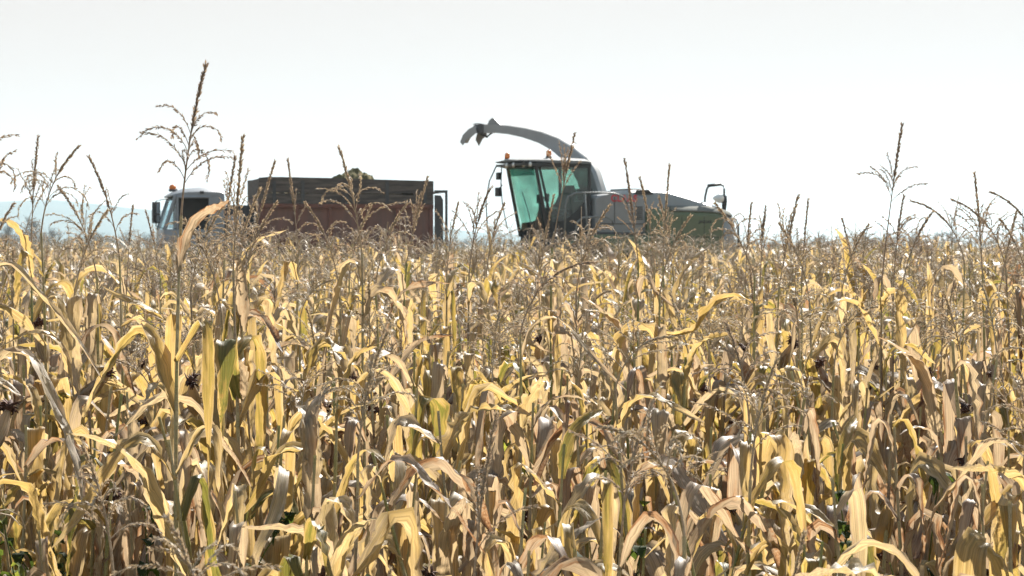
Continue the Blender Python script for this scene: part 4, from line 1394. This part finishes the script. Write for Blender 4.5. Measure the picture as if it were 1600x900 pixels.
    for sy in (1, -1):
        y0, y1 = sorted((sy * (BW - .02), sy * (BW + .03)))
        bm = BM()
        prism(bm, [(x0 + .02, 2.75), (x1 - .0, 2.75), (x1 - .0, 2.965), (-5.93, 2.965), (-5.93, 2.975), (-5.6, 2.99), (-4.2, 3.0), (-3.0, 3.005), (x0 + .02, 3.01)], y0, y1)
        obj_bm("board", bm, P_BOARD, t)
        bm = BM()
        prism(bm, [(x0 + .02, 3.02), (-4.2, 3.012), (-5.85, 3.0), (-5.88, 3.02), (-6.15, 3.022), (-6.18, 2.975), (x1, 2.975), (x1, 3.325), (-5.0, 3.36), (-4.0, 3.385), (-2.9, 3.40), (-2.55, 3.40), (x0 + .02, 3.38)], y0 + .004 * sy, y1 + .004 * sy)
        obj_bm("board", bm, P_BOARD, t)
    bm = BM()
    bx(bm, x0 - .03, x0 + .02, -BW + .03, BW - .03, 2.905, 3.36)
    bx(bm, x1 + .005, x1 + .05, -BW + .03, BW - .03, 2.67, 3.30)
    obj_bm("end_board", bm, P_BOARD, t)
    bm = BM()
    for x in (-2.7, -3.4, -4.5, -5.5, -6.45):
        bx(bm, x - .04, x + .04, BW + .036, BW + .06, 2.747, 3.30)
    obj_bm("stake", bm, P_DARK, t)
    # tail frame
    bm = BM()
    for sy in (1, -1):
        bx(bm, -7.03, -6.97, sy * BW - .03, sy * BW + .03, 1.3, 3.10)
        bx(bm, -6.97, -6.70, sy * BW - .025, sy * BW + .025, 3.03, 3.10)
        prism(bm, [(-6.70, 1.4), (-6.70, 2.98), (-6.86, 2.97), (-6.92, 2.85), (-6.92, 1.4)], sy * BW - .02, sy * BW + .02)
    bx(bm, -7.03, -6.97, -BW + .03, BW - .03, 3.04, 3.10)
    obj_bm("tail_frame", bm, P_DARK, t)
    for x in (-1.0,):
        wheel(t, x, .98, .52, .3, P_DARK, False); wheel(t, x, -.98, .52, .3, P_DARK, False)
    for x in (-4.5, -5.75):
        wheel(t, x, .92, .52, .5, P_DARK, False); wheel(t, x, -.92, .52, .5, P_DARK, False)
    # the load: a heap of chopped maize
    rg = np.random.default_rng(9)
    xs_ = np.linspace(x1 + .07, x0 - .07, 70); ysx = np.linspace(-BW + .07, BW - .07, 30)
    def hz(X, Y):
        z = 3.02 + 0.33 * np.exp(-np.abs((X + 5.10) / .42) ** 3 - (Y / .7) ** 2) + .44 * np.exp(-((X + 4.55) / .6) ** 2 - (Y / .8) ** 2) + 0.07 * np.exp(-((X + 5.3) / .12) ** 2 - (Y / .5) ** 2)
        return z + rg.normal(0, .035, X.shape)
    V, F = grid_sheet(xs_, ysx, hz)
    ld = bpy.data.objects.new("silage_heap", np_mesh("silage_heap", V, F, mats=[P_SILAGE], smooth=False))
    COL.objects.link(ld)
    ld.location = t.location; ld.rotation_euler = t.rotation_euler
    tag(ld, "heap of chopped green and yellow maize peeking over the load bed boards", "silage", kind="thing")


truck()
field_mass()


# ------------------------------------------------------------------ weeds, grass between the rows
def weed(name, x, y, h, seed, lab):
    rg = np.random.default_rng(seed)
    g, st = Geo(), Geo()
    dark = 'dark' in lab
    for k in range(6 if dark else 4):
        P = branch_path(rg, h * rg.uniform(.6, 1.0), rg.uniform(68, 88), rg.uniform(0, 40), rg.uniform(0, 6.28), 9)
        st.add(*tube(P, np.linspace(.005, .002, 9), 4, .6))
        for j in range(22 if dark else 14):
            f = rg.uniform(.25, 1)
            o = np.array([np.interp(f, np.linspace(0, 1, 9), P[:, q]) for q in range(3)])
            V, F, A = leaf_geo(rg, rg.uniform(.05, .10), rg.uniform(.03, .05), 'arch', 5, 2, rg.uniform(0, .45) if dark else rg.uniform(.6, 1.0))
            g.add(V + o, F, A)
    root = empty(name, (x, y, float(ground_z(x, y))))
    for nm, q in (("stem", st), ("foliage", g)):
        V, F, A = q.out()
        o = bpy.data.objects.new(nm, np_mesh(nm, V, F, A, [M_WEED])); COL.objects.link(o); o.parent = root
    tag(root, lab, "weed", "green weeds among the maize")


weed("weed", -1.20, 6.85, 1.42, 1, "tall bright green leafy weed in the gap at the lower left")
weed("weed", -1.08, 6.70, 1.22, 2, "lower green leafy weed right beside the tall weed at lower left")
weed("weed", -1.34, 7.0, 1.35, 3, "dark green leafy weed behind the other two at lower left")
for k, (px, D, h, lab) in enumerate(((152, 7.5, 1.42, 'dark green weed at the back of the gap at the lower left'), (238, 7.4, 1.46, 'dark green weed right of the bright one at the lower left'),
                                     (1418, 7.4, 1.50, 'dark green weed in the gap between stalks at the lower right'), (1402, 7.9, 1.55, 'taller dark green weed behind the one at the lower right'),
                                     (672, 7.0, 1.38, 'dark green weed in the gap between stalks left of centre'), (28, 6.8, 1.35, 'dark green weed in the gap at the lower left corner'), (962, 6.8, 1.3, 'dark green weed between stalks right of centre'))):
    weed("weed", (px - 800) / FPX * D, D, h, 20 + k, lab)
weed("weed", 0.43, 9.4, 1.55, 4, "green climbing weed among the maize below the harvester cab")
weed("weed", 1.30, 6.9, 1.25, 5, "green leafy weed low between the maize stalks at lower right")


def undergrowth():
    rg = np.random.default_rng(12)
    g = Geo()
    for k in range(5200):
        y = 4.5 + 11 * rg.random() ** 1.2
        x = rg.uniform(-1, 1) * (0.24 * y + .4)
        V, F, A = leaf_geo(rg, rg.uniform(.2, .75), rg.uniform(.005, .013), ('up', 'arch')[k % 2], 4, 1, rg.uniform(0, .9))
        g.add(V + np.array([x, y, float(ground_z(x, y))]), F, A)
    V, F, A = g.out()
    o = bpy.data.objects.new("grass", np_mesh("grass", V, F, A, [M_WEED])); COL.objects.link(o)
    tag(o, "dark green grass growing on the ground between the maize stalks", "grass", kind="stuff")


undergrowth()


# ------------------------------------------------------------------ far trees
M_BARK = paint("bare_twigs", (0.12, 0.10, 0.085), 0.9, 0.4, (0.17, 0.13, 0.10), scale=0.5, spec=0.1)


def bare_tree(rg, h, dense=1.0):
    """trunk and twiggy crown, each as (V, F, A)"""
    tr, cr = Geo(), Geo()
    P = branch_path(rg, h * .8, 86, 6, rg.uniform(0, 6.28), 6)
    tr.add(*tube(P, np.linspace(.028, .006, 6) * h, 5, .5))
    for k in range(int(16 * dense)):
        f = rg.uniform(.22, .98)
        o = np.array([np.interp(f, np.linspace(0, 1, 6), P[:, q]) for q in range(3)])
        B = o + branch_path(rg, h * rg.uniform(.25, .42) * (1.15 - .6 * f), rg.uniform(25, 70), rg.uniform(-20, 30), rg.uniform(0, 6.28), 5)
        cr.add(*tube(B, np.linspace(.009, .003, 5) * h, 3, .5))
        for j in range(int(16 * dense)):
            q = B[rg.integers(1, 5)]
            Q = q + branch_path(rg, h * rg.uniform(.08, .2), rg.uniform(0, 85), rg.uniform(-20, 60), rg.uniform(0, 6.28), 3)
            cr.add(*tube(Q, np.array([.004, .0035, .002]) * h, 3, .5))
    return tr.out(), cr.out()


TREES = [(14, 470, 7.0, 'bare grey tree at the left end of the far tree line'), (52, 480, 8.2, 'tallest bare tree on the skyline at the far left'), (84, 520, 6.2, 'low rounded bare tree just right of the tallest far tree'),
         (150, 540, 5.6, 'small bare tree on the skyline below the hills'), (200, 500, 5.4, 'small bare tree on the skyline just left of the truck'),
         (1385, 640, 6.0, 'bare tree on the skyline behind the tall fanned tassel'), (1345, 690, 6.4, 'bare tree on the skyline left of the tall fanned tassel'), (1290, 700, 5.6, 'low bare tree on the skyline right of the harvester')]
for k, (px, D, h, lab) in enumerate(TREES):
    rg = np.random.default_rng(60 + k)
    a, b = bare_tree(rg, h, 1.2)
    p = at(px, HOR, D)
    root = empty("bare_tree", (p.x, D, .35))
    for nm, (V, F, A) in (("trunk", a), ("crown", b)):
        o = bpy.data.objects.new(nm, np_mesh(nm, V, F, A, [M_BARK])); COL.objects.link(o); o.parent = root
    tag(root, lab, "tree", "bare trees on the skyline")


def treeline():
    rg = np.random.default_rng(21)
    protos = [bare_tree(np.random.default_rng(200 + k), 1.0, .8) for k in range(10)]
    g = Geo()
    for k in range(520):
        D = rg.uniform(850, 1250)
        x = rg.uniform(-.30, .30) * D
        left = x / D < -.14
        h = rg.uniform(5.0, 8.0) * (1.15 if left else .85) * (1 + .25 * math.sin(x / 23))
        (v1, f1, a1), (v2, f2, a2) = protos[k % 10]
        sc = np.array([h * 1.4, h * 1.4, h])
        g.add(v1 * sc + np.array([x, D, .2]), f1, a1); g.add(v2 * sc + np.array([x, D, .2]), f2, a2)
    V, F, A = g.out()
    o = bpy.data.objects.new("treeline", np_mesh("treeline", V, F, A, [M_BARK])); COL.objects.link(o)
    tag(o, "distant grey belt of bare trees along the skyline", "tree line", kind="stuff")


treeline()


# ------------------------------------------------------------------ haze over the plain
def haze():
    bm = BM()
    bx(bm, -4300, 4300, -450, 6700, -1.6, 118)
    m, nt, out = new_mat("haze_air")
    v = N(nt, "ShaderNodeVolumePrincipled")
    v.inputs['Color'].default_value = (0.66, 0.86, 1.0, 1)
    v.inputs['Density'].default_value = 0.00016
    v.inputs['Anisotropy'].default_value = 0.3
    nt.links.new(v.outputs[0], out.inputs['Volume'])
    o = obj_bm("haze", bm, m)
    tag(o, "thin pale autumn haze over the whole plain", "haze", kind="stuff")


haze()
